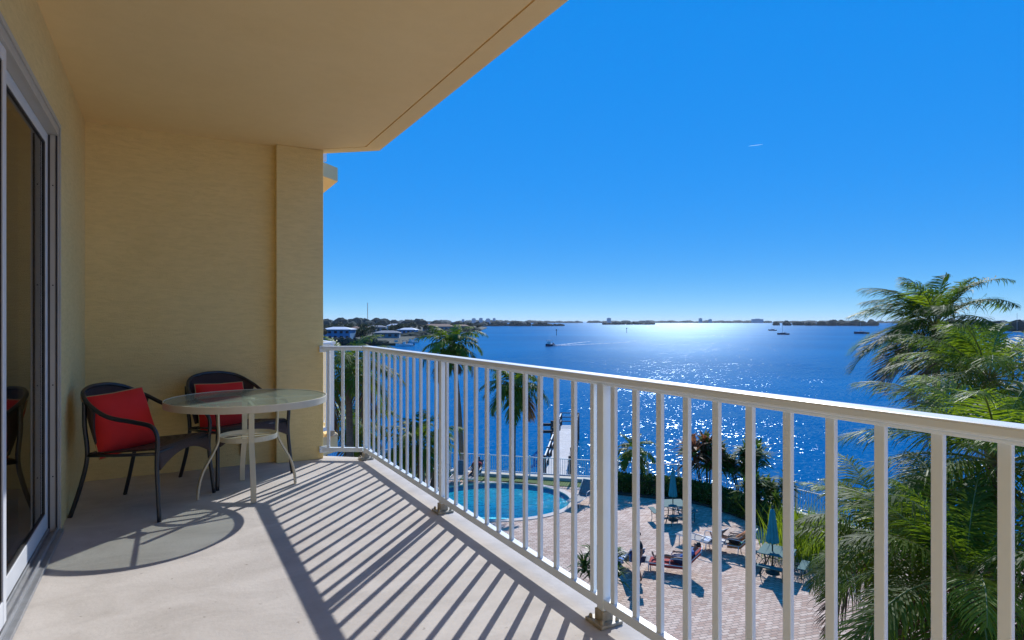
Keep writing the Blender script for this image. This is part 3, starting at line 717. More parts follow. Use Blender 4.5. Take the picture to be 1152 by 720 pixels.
def frond(m, base, az, e0, L, droop, wind=Vector((0, 0, 0)), npair=44, lw=.04, ll=.26, mi=0, stem=2, rnd=random, hang=.5):
    n = 16; p = Vector(base); pts = [p.copy()]; seg = L/n; tw = rnd.uniform(-.25, .25)
    for i in range(n):
        t = (i+.5)/n; el = e0-droop*t**1.35
        d = Vector((math.cos(az+tw*t)*math.cos(el), math.sin(az+tw*t)*math.cos(el), math.sin(el))) + wind*t*.6
        p = p+d.normalized()*seg; pts.append(p.copy())
    m.sweep(pts, [.028*(1-.85*i/n)*(L/3.2) for i in range(n+1)], 5, stem)
    for k in range(npair):
        t = .14+.86*(k+.5)/npair; f = t*n; i = min(int(f), n-1); q = pts[i].lerp(pts[i+1], f-i); tg = (pts[min(i+1, n)]-pts[max(i-1, 0)]).normalized()
        sd_ = tg.cross(Vector((0, 0, 1)))
        if sd_.length < .05: sd_ = Vector((-math.sin(az), math.cos(az), 0))
        sd_.normalize(); upv = sd_.cross(tg)
        prof = math.sin(math.pi*min(1, .18+.82*t))**.7*.9+.1
        for sg in (-1, 1):
            l = L*ll*prof*rnd.uniform(.82, 1.12); fw = .35+.65*t
            d = (sd_*sg*(1-.35*t)+tg*fw+upv*rnd.uniform(.0, .35)+wind*.8).normalized()
            w_ = lw*(.7+.5*prof); wv = d.cross(upv).normalized()
            a = q; d = (d+Vector((rnd.gauss(0,.10), rnd.gauss(0,.10), rnd.gauss(-.05,.14)))).normalized(); b = q+d*l*.5+Vector((0, 0, -l*.14*hang)); c_ = q+d*l*.86+Vector((0, 0, -l*(.34)*hang))+wind*l*.25
            e_ = q+d*l+Vector((0,0,-l*.55*hang))+wind*l*.35
            m.add([a-wv*w_*.3, a+wv*w_*.3, b+wv*w_*.5, b-wv*w_*.5, c_+wv*w_*.28, c_-wv*w_*.28, e_], [(0,1,2,3), (3,2,4,5), (5,4,6)], mi, False)
def make_palm(px, py, d, L, label, nf=24, lean=(0, 0), seed=1, young=.4, dead=3, wind=(0, 0, 0), ll=.26, cat='palm tree', group='palm trees around the pool terrace', tr=.15, npair=44, lw=.04, hang=1.0, drp=0.0):
    rnd = random.Random(seed); top = D(px, py, d); base = Vector((top.x+lean[0], top.y+lean[1], ZG))
    pm = empty('palm_tree', base); tag(pm, label, cat, group)
    H = top.z-ZG; pts = smooth([(0, 0, -.1), (-lean[0]*.25, -lean[1]*.25, H*.45), (-lean[0]*.65, -lean[1]*.65, H*.8), (-lean[0], -lean[1], H)], 8)
    tk = MB(); tk.sweep(pts, [tr*(1.25-.5*i/(len(pts)-1))*(1+.05*(i % 2)) for i in range(len(pts))], 12); tk.build('trunk', M['bark'], pm)
    cr = MB(); c0 = Vector((-lean[0], -lean[1], H)); ga = 2.39996; wv = Vector(wind)
    for i in range(nf):
        t = i/(nf-1); az = i*ga+rnd.uniform(-.25, .25); e0 = R(78)-t*R(112)+rnd.uniform(-.12, .12)
        dr = R(62)+t*R(22)+rnd.uniform(-.2, .25)+drp
        if e0 < -.3: dr *= .7
        mi = 1 if rnd.random() < young*(1-t*.7) else 0
        if i >= nf-dead: mi = 3
        frond(cr, c0+Vector((math.cos(az)*.08, math.sin(az)*.08, .1-.2*t)), az, e0, L*rnd.uniform(.82, 1.08)*(.8 if i < 3 else 1), dr, wv, npair, lw, ll, mi, 2 if mi != 3 else 3, rnd, hang)
    cr.build('crown', [M['frond'], M['frond2'], M['rachis'], M['dead']], pm)
    return pm
wl = W(-.25, 0, 0)                      # light breeze from the right
make_palm(1052, 366, 23, 3.3, 'tallest coconut palm at the right, its crown standing above the horizon', 34, (.6, .2), 11, .15, 5, wl*2.6, .28, npair=62, lw=.036)
make_palm(1112, 425, 17, 2.9, 'bright green coconut palm just right of and below the tallest one', 32, (.4, .0), 12, .75, 3, wl, .29, npair=64, lw=.026)
make_palm(1125, 520, 12.0, 3.0, 'large near coconut palm whose fronds cross the right end of the railing', 34, (.3, .3), 13, .8, 3, wl*.6, .29, npair=66, lw=.026)
make_palm(1000, 610, 13.5, 2.5, 'near palm seen between the railing pickets right of the picnic tables', 32, (.2, .2), 14, .7, 4, wl*.4, .29, npair=64, lw=.026)
make_palm(1085, 655, 10.2, 2.7, 'lowest near palm at the bottom right corner, below the railing', 32, (.2, .1), 24, .6, 6, wl*.4, .29, npair=66, lw=.026)
make_palm(508, 389, 35, 2.25, 'palm rising above the railing top at the left, beyond the pool', 28, (.8, .3), 15, .15, 5, wl*.3, .27, npair=36, lw=.06, tr=.12, hang=1.2, drp=.35)
make_palm(580, 434, 33.4, 2.3, 'slim palm with long hanging fronds between the pool and the fence', 24, (-.15, .0), 16, .1, 3, wl*.3, .27, npair=36, lw=.06, tr=.10, hang=1.3, drp=.5)
make_palm(391, 418, 27, 3.0, 'palm behind the short railing section beside the end wall', 28, (.2, .2), 17, .25, 5, wl*.2, .27, npair=40, lw=.05, hang=1.2, drp=.3)
make_palm(398, 478, 31, 2.6, 'lower dark palm below the one beside the end wall', 24, (.2, .2), 27, .1, 4, wl*.2, .27, npair=36, lw=.05, hang=1.2, drp=.3)
make_palm(472, 500, 28, 2.4, 'low dark palm left of the pool, hidden behind the railing pickets', 26, (.2, .2), 18, .1, 4, wl*.2, .28, npair=38, lw=.055, hang=1.1, drp=.2)
make_palm(713, 506, 31.9, 1.3, 'small young palm growing behind the left end of the hedge', 18, (.05, .0), 19, .2, 1, wl*.4, .3, npair=22, lw=.06, tr=.06, drp=.3)
def make_clump(px, d, h, r, label, name, kind, mats, n=46, seed=3, spread=.55, base=None, cat='plant'):
    rnd = random.Random(seed); b = X(px, d, ZG+.08); cl = empty(name, b); tag(cl, label, cat)
    st = MB(); lv = MB()
    for i in range(9):
        a = rnd.uniform(0, 6.28); rr = r*spread*rnd.uniform(.1, 1); hh = h*rnd.uniform(.45, .85)
        top = Vector((math.cos(a)*rr, math.sin(a)*rr, hh)); st.sweep([(top.x*.35, top.y*.35, 0), (top.x*.7, top.y*.7, hh*.6), tuple(top)], [.035, .03, .02], 6)
        for k in range(n//2):
            az = rnd.uniform(0, 6.28); e = rnd.uniform(-.2, 1.35); L = h*.34*rnd.uniform(.7, 1.2)
            d1 = Vector((math.cos(az)*math.cos(e), math.sin(az)*math.cos(e), math.sin(e))); p = top+Vector((0, 0, rnd.uniform(-.35, .05)*h*.5))
            w_ = L*.13; sd_ = d1.cross(Vector((0, 0, 1))).normalized(); q = p+d1*L*.5; tip = p+d1*L+Vector((0, 0, -L*.3))
            mi = 0 if (rnd.random() < .72 if hh > h*.6 else rnd.random() < .2) else 1
            lv.add([p-sd_*w_*.25, p+sd_*w_*.25, q+sd_*w_*.5, q-sd_*w_*.5, tip], [(0,1,2,3), (3,2,4)], mi)
    st.build('stem', M['twig'], cl); lv.build('foliage', [M[k] for k in mats], cl); return cl
make_clump(797, 30.2, 3.3, 1.5, 'tall bronze tipped leafy plant rising from the hedge', 'bronze_plant', 'plant', ['bronze', 'bush'], 150, 4, .8)
make_clump(838, 29.6, 2.9, 1.0, 'green leafy shrub right of the bronze tipped plant', 'leafy_shrub', 'plant', ['bush', 'hedge'], 130, 5, .9)
make_clump(862, 26.8, 2.1, 1.0, 'bright green rounded shrub behind the nearer closed parasol', 'leafy_shrub', 'plant', ['bush', 'bush'], 150, 6, 1.0)
make_clump(674, 19.4, 1.7, .75, 'spiky leafed plant on the terrace below the middle railing post', 'spiky_plant', 'plant', ['bush', 'hedge'], 130, 7, .9)
gr = empty('reed_grass', X(915, 22.5, ZG)); tag(gr, 'tall bright green grass clump right of the nearer parasol', 'grass clump')
rnd = random.Random(5); g1 = MB()
for i in range(900):
    p = Vector((rnd.gauss(0, .75), rnd.gauss(0, .75), 0)); h = rnd.uniform(.9, 1.9); l = Vector((rnd.gauss(0, .22), rnd.gauss(0, .22), 0)); sd_ = Vector((rnd.uniform(-1, 1), rnd.uniform(-1, 1), 0)).normalized()*.012
    g1.add([p-sd_, p+sd_, p+l*.4*h+Vector((0, 0, h*.6))+sd_, p+l*.4*h+Vector((0, 0, h*.6))-sd_, p+l*1.2*h+Vector((0, 0, h))], [(0,1,2,3), (3,2,4)])
g1.build('blades', M['frond2'], gr)

# ------------------------------------------------------------------ terrace furniture
def make_picnic(loc, rz, label):
    t = empty('picnic_table', loc, rz); t.scale = (.86, .86, 1); tag(t, label, 'picnic table', 'picnic tables on the terrace')
    tp = MB(); tp.box((0, 0, .735), (1.25, 1.25, .03)); tp.build('tabletop', M['tealmetal'], t, bevel=.02)
    for sx in (-1, 1):
        for sy in (-1, 1):
            MB().sweep(smooth([(sx*.42, sy*.42, .72), (sx*.34, sy*.34, .45), (sx*.55, sy*.55, .015)], 4), .024, 8).build('leg', M['darkgreen'], t)
    for k in range(4):
        Rm = Matrix.Rotation(k*math.pi/2, 3, 'Z'); b = MB(); b.box(Rm @ Vector((0, .98, .445)), (1.05, .30, .028), k*math.pi/2); bo = b.build('bench', M['tealmetal'], t, bevel=.012)
        s_ = MB()
        for sx in (-.38, .38):
            s_.sweep([Rm @ Vector((sx, .98, .43)), Rm @ Vector((sx, .62, .26)), Rm @ Vector((sx, .42, .34))], .018, 6); s_.sweep([Rm @ Vector((sx, .98, .43)), Rm @ Vector((sx*1.05, .95, .01))], .018, 6)
        s_.sweep([Rm @ Vector((-.38, .62, .26)), Rm @ Vector((.38, .62, .26))], .014, 6); s_.build('support', M['darkgreen'], bo)
    return t
pt1 = make_picnic(G(757, 585, ZG), CAMROT+R(4), 'farther green mesh picnic table with a closed parasol, near the hedge')
pt2 = copy_tree(pt1); p2 = X(874, 21.0, ZG); pt2.location = p2; pt2.rotation_euler.z = CAMROT-R(35); pt2['label'] = 'nearer green mesh picnic table with a closed parasol, close to the palms'
def make_parasol(loc, label):
    u = empty('parasol', loc); tag(u, label, 'parasol', 'closed parasols on the terrace')
    MB().lathe([(.022, .02), (.022, 2.2)], seg=10).build('pole', M['darkgreen'], u)
    MB().lathe([(.2, 0), (.2, .05), (.05, .09), (.04, .25)], seg=20).build('base', M['darkgreen'], u)
    cn = MB(); prof = [(.035, 2.17), (.06, 2.1), (.075, 1.9), (.10, 1.6), (.125, 1.3), (.15, 1.08), (.14, 1.02)]; seg = 32; vs = []
    for r_, z in prof:
        for k in range(seg):
            a = 2*math.pi*k/seg; q = r_*(1+.28*math.cos(8*a+z*1.2)); vs.append((q*math.cos(a), q*math.sin(a), z))
    cn.add(vs, [(i*seg+k, (i+1)*seg+k, (i+1)*seg+(k+1) % seg, i*seg+(k+1) % seg) for i in range(len(prof)-1) for k in range(seg)], 0, True); co = cn.build('canopy', M['teal'], u, solid=.006)
    MB().lathe([(.085, 1.44), (.128, 1.43), (.128, 1.40), (.085, 1.39)], seg=20).build('strap', M['teal'], co)
    MB().lathe([(.018, 2.2), (.032, 2.23), (.02, 2.28), (.004, 2.31)], seg=10).build('finial', M['darkgreen'], u)
    return u
pr1 = make_parasol(pt1.location, 'closed teal parasol standing in the farther picnic table')
pr2 = copy_tree(pr1); pr2.location = X(869, 21.0, ZG); pr2['label'] = 'closed teal parasol standing in the nearer picnic table'; pr2.scale = (1.12, 1.12, 1.0)
for q in (pt1, pt2): pass

def make_lounger(loc, rz, label, back=48):
    l = empty('lounge_chair', loc, rz); tag(l, label, 'lounge chair', 'lounge chairs on the terrace')
    f = MB()
    for sx in (-.3, .3): f.sweep([(sx, -.25, .36), (sx, 1.15, .34)], .018, 8)
    f.sweep([(-.3, 1.15, .34), (.3, 1.15, .34)], .018, 8); f.build('frame', M['wframe'], l)
    bk = MB(); ca, sa = math.cos(R(back)), math.sin(R(back)); L = .78
    for sx in (-.29, .29): bk.sweep([(sx, -.25, .36), (sx, -.25-L*ca, .36+L*sa)], .016, 8)
    bk.sweep([(-.29, -.25-L*ca, .36+L*sa), (.29, -.25-L*ca, .36+L*sa)], .016, 8); b_ = bk.build('backrest', M['wframe'], l)
    MB().sheet(lambda u, v: (-.275+.55*u, -.25-L*ca*v, .36+L*sa*v-.02*math.sin(math.pi*v)), 4, 8).build('sling', M['sling'], b_, solid=.006)
    MB().sheet(lambda u, v: (-.28+.56*u, -.24+1.37*v, .357-.03*math.sin(math.pi*v)), 4, 10).build('seat', M['sling'], l, solid=.006)
    for sx in (-.3, .3):
        for y in (-.2, .95): MB().sweep([(sx, y, .35), (sx, y+.02, .0)], .016, 8).build('leg', M['wframe'], l)
    for sx in (-.33, .33):
        MB().sweep(smooth([(sx, -.45, .56), (sx, -.1, .60), (sx, .22, .57), (sx, .25, .36)], 4), .016, 8).build('armrest', M['wframe'], l)
    return l
lg1 = make_lounger(G(763, 645, ZG), CAMROT+R(70), 'lounge chair with a sunbather on a red towel, at the terrace middle')
def lounger(p, rz, label):
    o = copy_tree(lg1); o.location = p; o.rotation_euler.z = rz; o['label'] = label; return o
lg2 = lounger(G(826, 622, ZG), CAMROT+R(60), 'lounge chair draped with an orange and turquoise towel')
lg3 = lounger(G(794, 618, ZG), CAMROT+R(40), 'empty lounge chair between the picnic tables')
lg4 = lounger(G(655, 566, ZG), CAMROT+R(150), 'empty lounge chair at the right end of the pool')
lg5 = lounger(G(516, 541, ZG+.0), CAMROT+R(170), 'lounge chair at the far left side of the pool')
lg6 = lounger(G(534, 540, ZG+.0), CAMROT+R(165), 'lounge chair holding a sunbather on the far side of the pool')
lg7 = lounger(G(704, 640, ZG), CAMROT+R(20), 'lounge chair with a blue towel beside the spiky plant')
def towel(lounger_, label, mats, y0, y1, back=True, name='towel'):
    b = MB(); ca, sa = math.cos(R(48)), math.sin(R(48)); L = .78
    def P(u, v):
        s = y0+(y1-y0)*v
        if s < 0: 
            q = -s; y, z = -.25-q*ca, .36+q*sa+.012
            y += .012*0; z += .0
        else: y, z = -.25+s, .372-.02*math.sin(math.pi*min(1, s/1.37))
        x = -.30+.60*u; z -= .10*max(0, abs(u*2-1)-.86)/.14; z += .006*math.sin(s*9+u*5)
        return (x, y, z)
    b.sheet(P, 16, 24)
    if len(mats) > 1:
        for i in range(16*24): b.m[i] = int((i // 24) // (16/len(mats)))
    o = b.build(name, [M[k] for k in mats], None, solid=.008); o.location = lounger_.location; o.rotation_euler = lounger_.rotation_euler
    tag(o, label, 'towel'); return o
towel(lg1, 'red towel spread on the lounge chair under the sunbather', ['redcloth'], -.75, 1.2)
towel(lg2, 'orange and turquoise towel draped over a lounge chair', ['orange', 'turq'], -.78, .45)
towel(lg2, 'white towel laid on the foot of the same lounge chair as the orange towel', ['whitecloth'], .6, 1.3)
towel(lg7, 'blue and white towel on the lounge chair beside the spiky plant', ['bluecloth', 'whitecloth', 'bluecloth'], -.75, .6)

# ------------------------------------------------------------------ people
def skin_mesh(name, joints, edges, mat_, parent=None, root=0, sub=2):
    me = bpy.data.meshes.new(name); me.from_pydata([j[0] for j in joints], edges, []); me.materials.append(mat_)
    o = bpy.data.objects.new(name, me); COL.objects.link(o)
    if parent is not None: o.parent = parent
    md = o.modifiers.new('body', 'SKIN'); md.use_smooth_shade = True; md.branch_smoothing = .4
    sv = me.skin_vertices[0].data
    for i, j in enumerate(joints):
        r_ = j[1]; sv[i].radius = r_ if isinstance(r_, tuple) else (r_, r_); sv[i].use_root = (i == root)
    s = o.modifiers.new('round', 'SUBSURF'); s.levels = sub; s.render_levels = sub
    return o
def make_person(loc, rz, label, P, skin='skin', shirt='navy', shorts='black', hair='hair', longhair=False, shirt_on=True):
    """P: joint positions in the person's own frame: pelvis, chest, neck, head, shoulders, elbows, wrists, hips, knees, ankles, toes (l/r)"""
    jn = ['pelvis', 'waist', 'chest', 'neck', 'head0', 'head1', 'head2']
    V = {k: Vector(v) for k, v in P.items()}
    V['waist'] = V['pelvis'].lerp(V['chest'], .5)
    hd = (V['head']-V['neck']).normalized(); V['head0'] = V['neck']+hd*.05; V['head1'] = V['head']; V['head2'] = V['head']+hd*.10
    for s in 'lr':
        e, w_ = V['elbow_'+s], V['wrist_'+s]; dr = (w_-e).normalized(); V['palm_'+s] = w_+dr*.07
        V['heel_'+s] = V['ankle_'+s]
    J = []; idx = {}
    def j(k, r_): idx[k] = len(J); J.append((V[k], r_)); return idx[k]
    j('pelvis', (.15, .11)); j('waist', (.13, .095)); j('chest', (.155, .105)); j('neck', .052); j('head0', .058); j('head1', (.082, .095)); j('head2', (.066, .078))
    E = [(0,1),(1,2),(2,3),(3,4),(4,5),(5,6)]
    for s in 'lr':
        j('shoulder_'+s, .058); j('elbow_'+s, .040); j('wrist_'+s, .027); j('palm_'+s, (.038, .018))
        j('hip_'+s, .088); j('knee_'+s, .058); j('ankle_'+s, .038); j('toe_'+s, .032)
        E += [(idx['chest'], idx['shoulder_'+s]), (idx['shoulder_'+s], idx['elbow_'+s]), (idx['elbow_'+s], idx['wrist_'+s]), (idx['wrist_'+s], idx['palm_'+s]),
              (idx['pelvis'], idx['hip_'+s]), (idx['hip_'+s], idx['knee_'+s]), (idx['knee_'+s], idx['ankle_'+s]), (idx['ankle_'+s], idx['toe_'+s])]
        pd = (V['palm_'+s]-V['wrist_'+s]).normalized(); ac = pd.cross(Vector((1, 0, .2))).normalized()
        for fi, (o_, fl_) in enumerate(((-.027, .062), (-.009, .072), (.009, .07), (.026, .055))):
            k1, k2 = f'f{fi}{s}1', f'f{fi}{s}2'; V[k1] = V['palm_'+s]+pd*.035+ac*o_; V[k2] = V[k1]+pd*fl_+Vector((0, 0, -.012)); j(k1, .0095); j(k2, .0075); E += [(idx['palm_'+s], idx[k1]), (idx[k1], idx[k2])]
        V['th'+s] = V['wrist_'+s]+pd*.05+ac*.055; j('th'+s, .010); E.append((idx['wrist_'+s], idx['th'+s]))
    pe = empty('person', loc, rz); tag(pe, label, 'person')
    skin_mesh('body', J, E, M[skin], pe)
    fwd = V.get('face', Vector((0, 1, 0))); fwd = (fwd-hd*fwd.dot(hd)).normalized(); sdv = fwd.cross(hd).normalized(); hc = V['head']+hd*.035
    hr = MB(); hr.ball((0, 0, 0), 1, 1, 1, 1, 10, 14)
    T = Matrix((sdv, fwd, hd)).transposed()
    for v in hr.v:
        lo = -.25 if not longhair else -1.0
        q = Vector((v.x*.093, v.y*.108-.022, max(v.z, lo)*(.11 if v.z > 0 or not longhair else .2)+.018)); 
        if v.z < .42 and v.y > .1: q.y = min(q.y, .03); q.x *= .93
        v.xyz = hc+T @ q
    hr.build('hair', M[hair], pe)
    fc = MB()
    for sx in (-.034, .034): fc.ball(hc+T @ Vector((sx, .088, .0)), .012, rings=5, seg=8)
    fc.build('eyes', M['hair'], pe)
    ns = MB(); ns.ball(hc+T @ Vector((0, .098, -.03)), .016, rings=5, seg=8); ns.build('nose', M[skin], pe)
    mo = MB(); mo.ball(hc+T @ Vector((0, .088, -.062)), .02, 1, .4, .35, 5, 8); mo.build('mouth', M['redcloth'], pe)
    def cl(name, keys, rad, edges, m_): skin_mesh(name, [(V[k], rad[i]) for i, k in enumerate(keys)], edges, m_, pe, 0)
    if shirt_on:
        V['sl_l'] = V['shoulder_l'].lerp(V['elbow_l'], .6); V['sl_r'] = V['shoulder_r'].lerp(V['elbow_r'], .6)
        cl('shirt', ['waist', 'chest', 'shoulder_l', 'sl_l', 'shoulder_r', 'sl_r', 'pelvis'], [(.165, .135), (.195, .150), .088, .070, .088, .070, (.180, .142)], [(0,1),(1,2),(2,3),(1,4),(4,5),(0,6)], M[shirt])
    V['th_l'] = V['hip_l'].lerp(V['knee_l'], .75); V['th_r'] = V['hip_r'].lerp(V['knee_r'], .75)
    cl('shorts', ['pelvis', 'hip_l', 'th_l', 'hip_r', 'th_r'], [(.190, .150), .122, .092, .122, .092], [(0,1),(1,2),(0,3),(3,4)], M[shorts])
    return pe
stand = dict(pelvis=(0, 0, .93), chest=(0, .01, 1.27), neck=(0, .01, 1.44), head=(0, .03, 1.57), shoulder_l=(-.18, .0, 1.38), shoulder_r=(.18, 0, 1.38), elbow_l=(-.24, -.03, 1.10), elbow_r=(.25, .0, 1.10),
             wrist_l=(-.24, .08, .86), wrist_r=(.27, .06, .86), hip_l=(-.09, 0, .88), hip_r=(.09, 0, .88), knee_l=(-.10, .10, .49), knee_r=(.10, -.02, .48), ankle_l=(-.10, .12, .08), ankle_r=(.10, -.16, .09), toe_l=(-.11, .27, .03), toe_r=(.11, -.02, .03))
recl = dict(pelvis=(0, -.10, .50), chest=(0, -.42, .76), neck=(0, -.54, .89), head=(0, -.60, 1.01), shoulder_l=(-.18, -.49, .83), shoulder_r=(.18, -.49, .83), elbow_l=(-.29, -.22, .64), elbow_r=(.30, -.2, .64),
            wrist_l=(-.30, .04, .63), wrist_r=(.30, .05, .63), hip_l=(-.09, -.05, .48), hip_r=(.09, -.05, .48), knee_l=(-.11, .36, .62), knee_r=(.11, .40, .49), ankle_l=(-.11, .70, .43), ankle_r=(.12, .84, .44), toe_l=(-.12, .82, .50), toe_r=(.14, .90, .60), face=(0, .8, .5))
pA = make_person(G(718, 657, ZG), CAMROT+R(100), 'person with dark hair in dark clothes walking across the brick terrace', stand, 'skin2', 'black', 'navy')
bag = empty('shoulder_bag', pA.location); bag.rotation_euler = pA.rotation_euler; tag(bag, 'blue grey bag carried at the hip of the walking person', 'bag')
b = MB(); b.box((.36, .02, .72), (.12, .30, .26)); b.build('bag_body', M['bluecloth'], bag, bevel=.04)
b = MB(); b.sweep(smooth([(.30, .12, .84), (.24, .07, 1.1), (.17, .03, 1.45), (.23, -.06, 1.1), (.30, -.10, .84)], 5), .012, 6); b.build('strap', M['black'], bag)
def rest(l, label, **kw):
    return make_person(l.location, l.rotation_euler.z, label, recl, **kw)
rest(lg1, 'person in a blue shirt reclining on the red towel', skin='skin2', shirt='bluecloth', shorts='navy')
rest(lg2, 'person in orange sunbathing on the lounge chair with the orange towel', skin='skin', shirt='orange', shorts='black')
rest(lg6, 'person in dark red swimwear sunbathing beyond the pool', skin='skin2', shirt='redcloth', shorts='black', longhair=True)

# ------------------------------------------------------------------ far shore
ZL = ZW+1.0
lp = [(100, 240), (455, 250), (467, 360), (505, 480), (540, 640), (548, 900), (530, 1500), (100, 1500)]
tag(MB().prism([tuple(X(px, d, 0)[:2]) for px, d in lp], ZW-2, ZL).build('far_shore', M['farland'], origin=X(400, 600, ZL)), kind='structure')
def house(px, d, wd, dep, h, rh, wallm, roofm, label, rz=0.0, nwin=4, storeys=1):
    b = empty('house', X(px, d, ZL), CAMROT+rz); tag(b, label, 'house')
    MB().box((0, 0, h/2), (wd, dep, h)).build('wall', M[wallm], b)
    r_ = MB(); o = .6; x, y = wd/2+o, dep/2+o; rx = max(.5, x-y*.8)
    r_.add([(-x,-y,h+.01), (x,-y,h+.01), (x,y,h+.01), (-x,y,h+.01), (-x,-y,h+.25), (x,-y,h+.25), (x,y,h+.25), (-x,y,h+.25), (-rx,0,h+rh), (rx,0,h+rh)],
           [(3,2,1,0),(0,1,5,4),(1,2,6,5),(2,3,7,6),(3,0,4,7),(4,5,9,8),(6,7,8,9),(5,6,9),(7,4,8)]); r_.build('roof', M[roofm], b)
    for s in range(storeys):
        for i in range(nwin):
            xx = -wd/2+wd*(i+.5)/nwin; zz = h*(s+.55)/storeys
            f = MB(); f.box((xx, -dep/2-.03, zz), (wd/nwin*.5, .08, h/storeys*.48)); f.build('window', M['darkpane'], b)
    return b
house(381, 300, 14, 11, 4.8, 1.4, 'bluewall', 'whiteroof', 'two storey blue house with a pale roof on the left shore', 0, 5, 2)
house(436, 330, 13, 9, 2.6, 1.4, 'greywall', 'greyroof', 'low grey waterside house with a grey roof behind the docked boats', .1)
house(459, 420, 12, 9, 3.0, 1.5, 'bluewall', 'whiteroof', 'small pale blue house near the water, left of the palm', -.1)
house(493, 560, 27, 12, 4.0, 2.6, 'greywall', 'redroof', 'long house with a reddish tile roof on the left shore point', .05, 7)
house(444, 600, 14, 10, 4.5, 2.0, 'whitewall', 'whiteroof', 'white house among trees behind the grey waterside house', .1)
house(405, 430, 13, 10, 3.6, 2.0, 'tanwall', 'redroof', 'tan house with a reddish roof among trees right of the blue house', -.15)
house(424, 520, 15, 10, 3.8, 1.8, 'greywall', 'greyroof', 'grey house behind the tan house on the left shore', .1)
house(519, 690, 16, 10, 3.5, 1.8, 'tanwall', 'redroof', 'small tan house at the tip of the left shore', 0)
# trees of the left shore
def far_tree(mat_, h, r, seed):
    rnd = random.Random(seed); t = empty('tree', (0, 0, -500)); 
    MB().sweep([(0, 0, -.3), (.1, .05, h*.3), (0, .1, h*.6)], [.3, .22, .1], 6).build('trunk', M['bark'], t)
    lv = MB()
    for k in range(7):
        a = rnd.uniform(0, 6.28); rr = r*.55*rnd.random()**.5; c_ = Vector((math.cos(a)*rr, math.sin(a)*rr, h*rnd.uniform(.4, .78)))
        q = r*rnd.uniform(.4, .62); f = ballpts(c_, q, q, q*.8, .6, k+seed)
        blob_leaves(lv, f, 70, .95, .7)
    lv.build('crown', M[mat_], t); return t
protos = [far_tree('fartree', 8, 4.6, 1), far_tree('fartree2', 7, 4.2, 2), far_tree('fartree', 10, 5.0, 3)]
tl = ['dark green leafy tree among the houses of the left shore', 'brownish leafy tree among the houses of the left shore', 'tall dark green tree among the houses of the left shore']
rnd = random.Random(21); spots = []
for i in range(210):
    d = rnd.uniform(262, 900); hi = 545 if d > 650 else (500 if d > 500 else (462 if d > 380 else 452)); px = rnd.uniform(230, hi-4)
    if d < 315 and 362 < px < 401: continue
    if d < 340 and 420 < px < 452 and rnd.random() < .9: continue
    spots.append((px, d))
for i, (px, d) in enumerate(spots):
    k = rnd.randrange(3); o = copy_tree(protos[k]); o.location = X(px, d, ZL); o.rotation_euler.z = rnd.uniform(0, 6.28); s = rnd.uniform(.6, 1.0); o.scale = (s, s, s*rnd.uniform(.75, 1.05))
    tag(o, tl[k], 'tree', ['green trees of the left shore', 'brownish trees of the left shore', 'tall trees of the left shore'][k])
for p in protos:
    for q in [q for q in bpy.data.objects if q.parent == p]: bpy.data.objects.remove(q)
    bpy.data.objects.remove(p)
# woods that read as one mass
def wood(name, line, h, seed, mat_, dep=30, step=6.0, z0=ZW+.3):
    rnd = random.Random(seed); m = MB()
    for (pa, da, ha), (pb, db, hb) in zip(line[:-1], line[1:]):
        a, b = X(pa, da, 0), X(pb, db, 0); L = (b-a).length; n_ = max(2, int(L/step)); nv = Vector((-(b-a).y, (b-a).x, 0)).normalized()
        for i in range(n_):
            t = (i+rnd.random())/n_; p = a.lerp(b, t)+nv*rnd.uniform(0, dep); hh = h*(ha+(hb-ha)*t)*rnd.uniform(.6, 1.12); r_ = step*rnd.uniform(.8, 1.6)
            vs = []; seg = 7; prof = [(1.0, 0), (1.08, .4), (.8, .78), (.35, 1.0)]
            for pr_, pz in prof:
                for k in range(seg): a_ = 6.283*k/seg; q = r_*pr_*rnd.uniform(.75, 1.2); vs.append((p.x+q*math.cos(a_), p.y+q*math.sin(a_), z0+hh*pz*rnd.uniform(.9, 1.05)))
            m.add(vs, [(i2*seg+k, i2*seg+(k+1) % seg, (i2+1)*seg+(k+1) % seg, (i2+1)*seg+k) for i2 in range(3) for k in range(seg)]+[[3*seg+k for k in range(seg)]], 0, False)
    o = m.build(name, M[mat_], origin=X(line[0][0], line[0][1], ZW)); tag(o, kind='stuff'); return o
tag(wood('shore_wood', [(300, 950, 1), (430, 1000, 1), (545, 1150, .7)], 15, 1, 'farwood', 160, 9), 'dark line of woodland behind the houses of the left shore', 'wood')
tag(wood('mangrove_island', [(498, 1180, .7), (560, 1250, 1), (612, 1260, .8), (618, 1260, .5)], 10, 2, 'farwood', 40, 7), 'long low dark mangrove island beyond the motorboat', 'island')
tag(wood('mangrove_islet', [(624, 1270, .7), (634, 1270, .5)], 8, 3, 'farwood', 20, 5), 'tiny dark mangrove islet right of the long island', 'island')
tag(wood('mangrove_island', [(680, 1750, .8), (700, 1750, .9), (737, 1760, .7)], 10, 4, 'farwood', 40, 8), 'dark mangrove island in the middle of the sun glitter', 'island')
tag(wood('far_coast', [(250, 3900, 1.2), (420, 3900, 1.1), (540, 3700, 1), (660, 3700, .8), (800, 3600, .9), (900, 3500, .8), (1200, 3300, 1.0)], 17, 5, 'farwood', 300, 26), 'thin far wooded coastline stretching along the whole horizon', 'coast')
tag(wood('wooded_point', [(866, 1450, .6), (885, 1400, 1), (930, 1300, 1), (985, 1250, 1.05), (1060, 1100, 1.1)], 12, 6, 'farwood', 120, 9), 'dark wooded point left of the tall palm', 'wood')
tag(wood('wooded_point', [(1060, 640, .9), (1100, 600, 1), (1160, 570, 1.1), (1300, 520, 1.2)], 10.5, 7, 'farwood', 120, 7), 'dark wooded shore at the right edge behind the palms', 'wood')
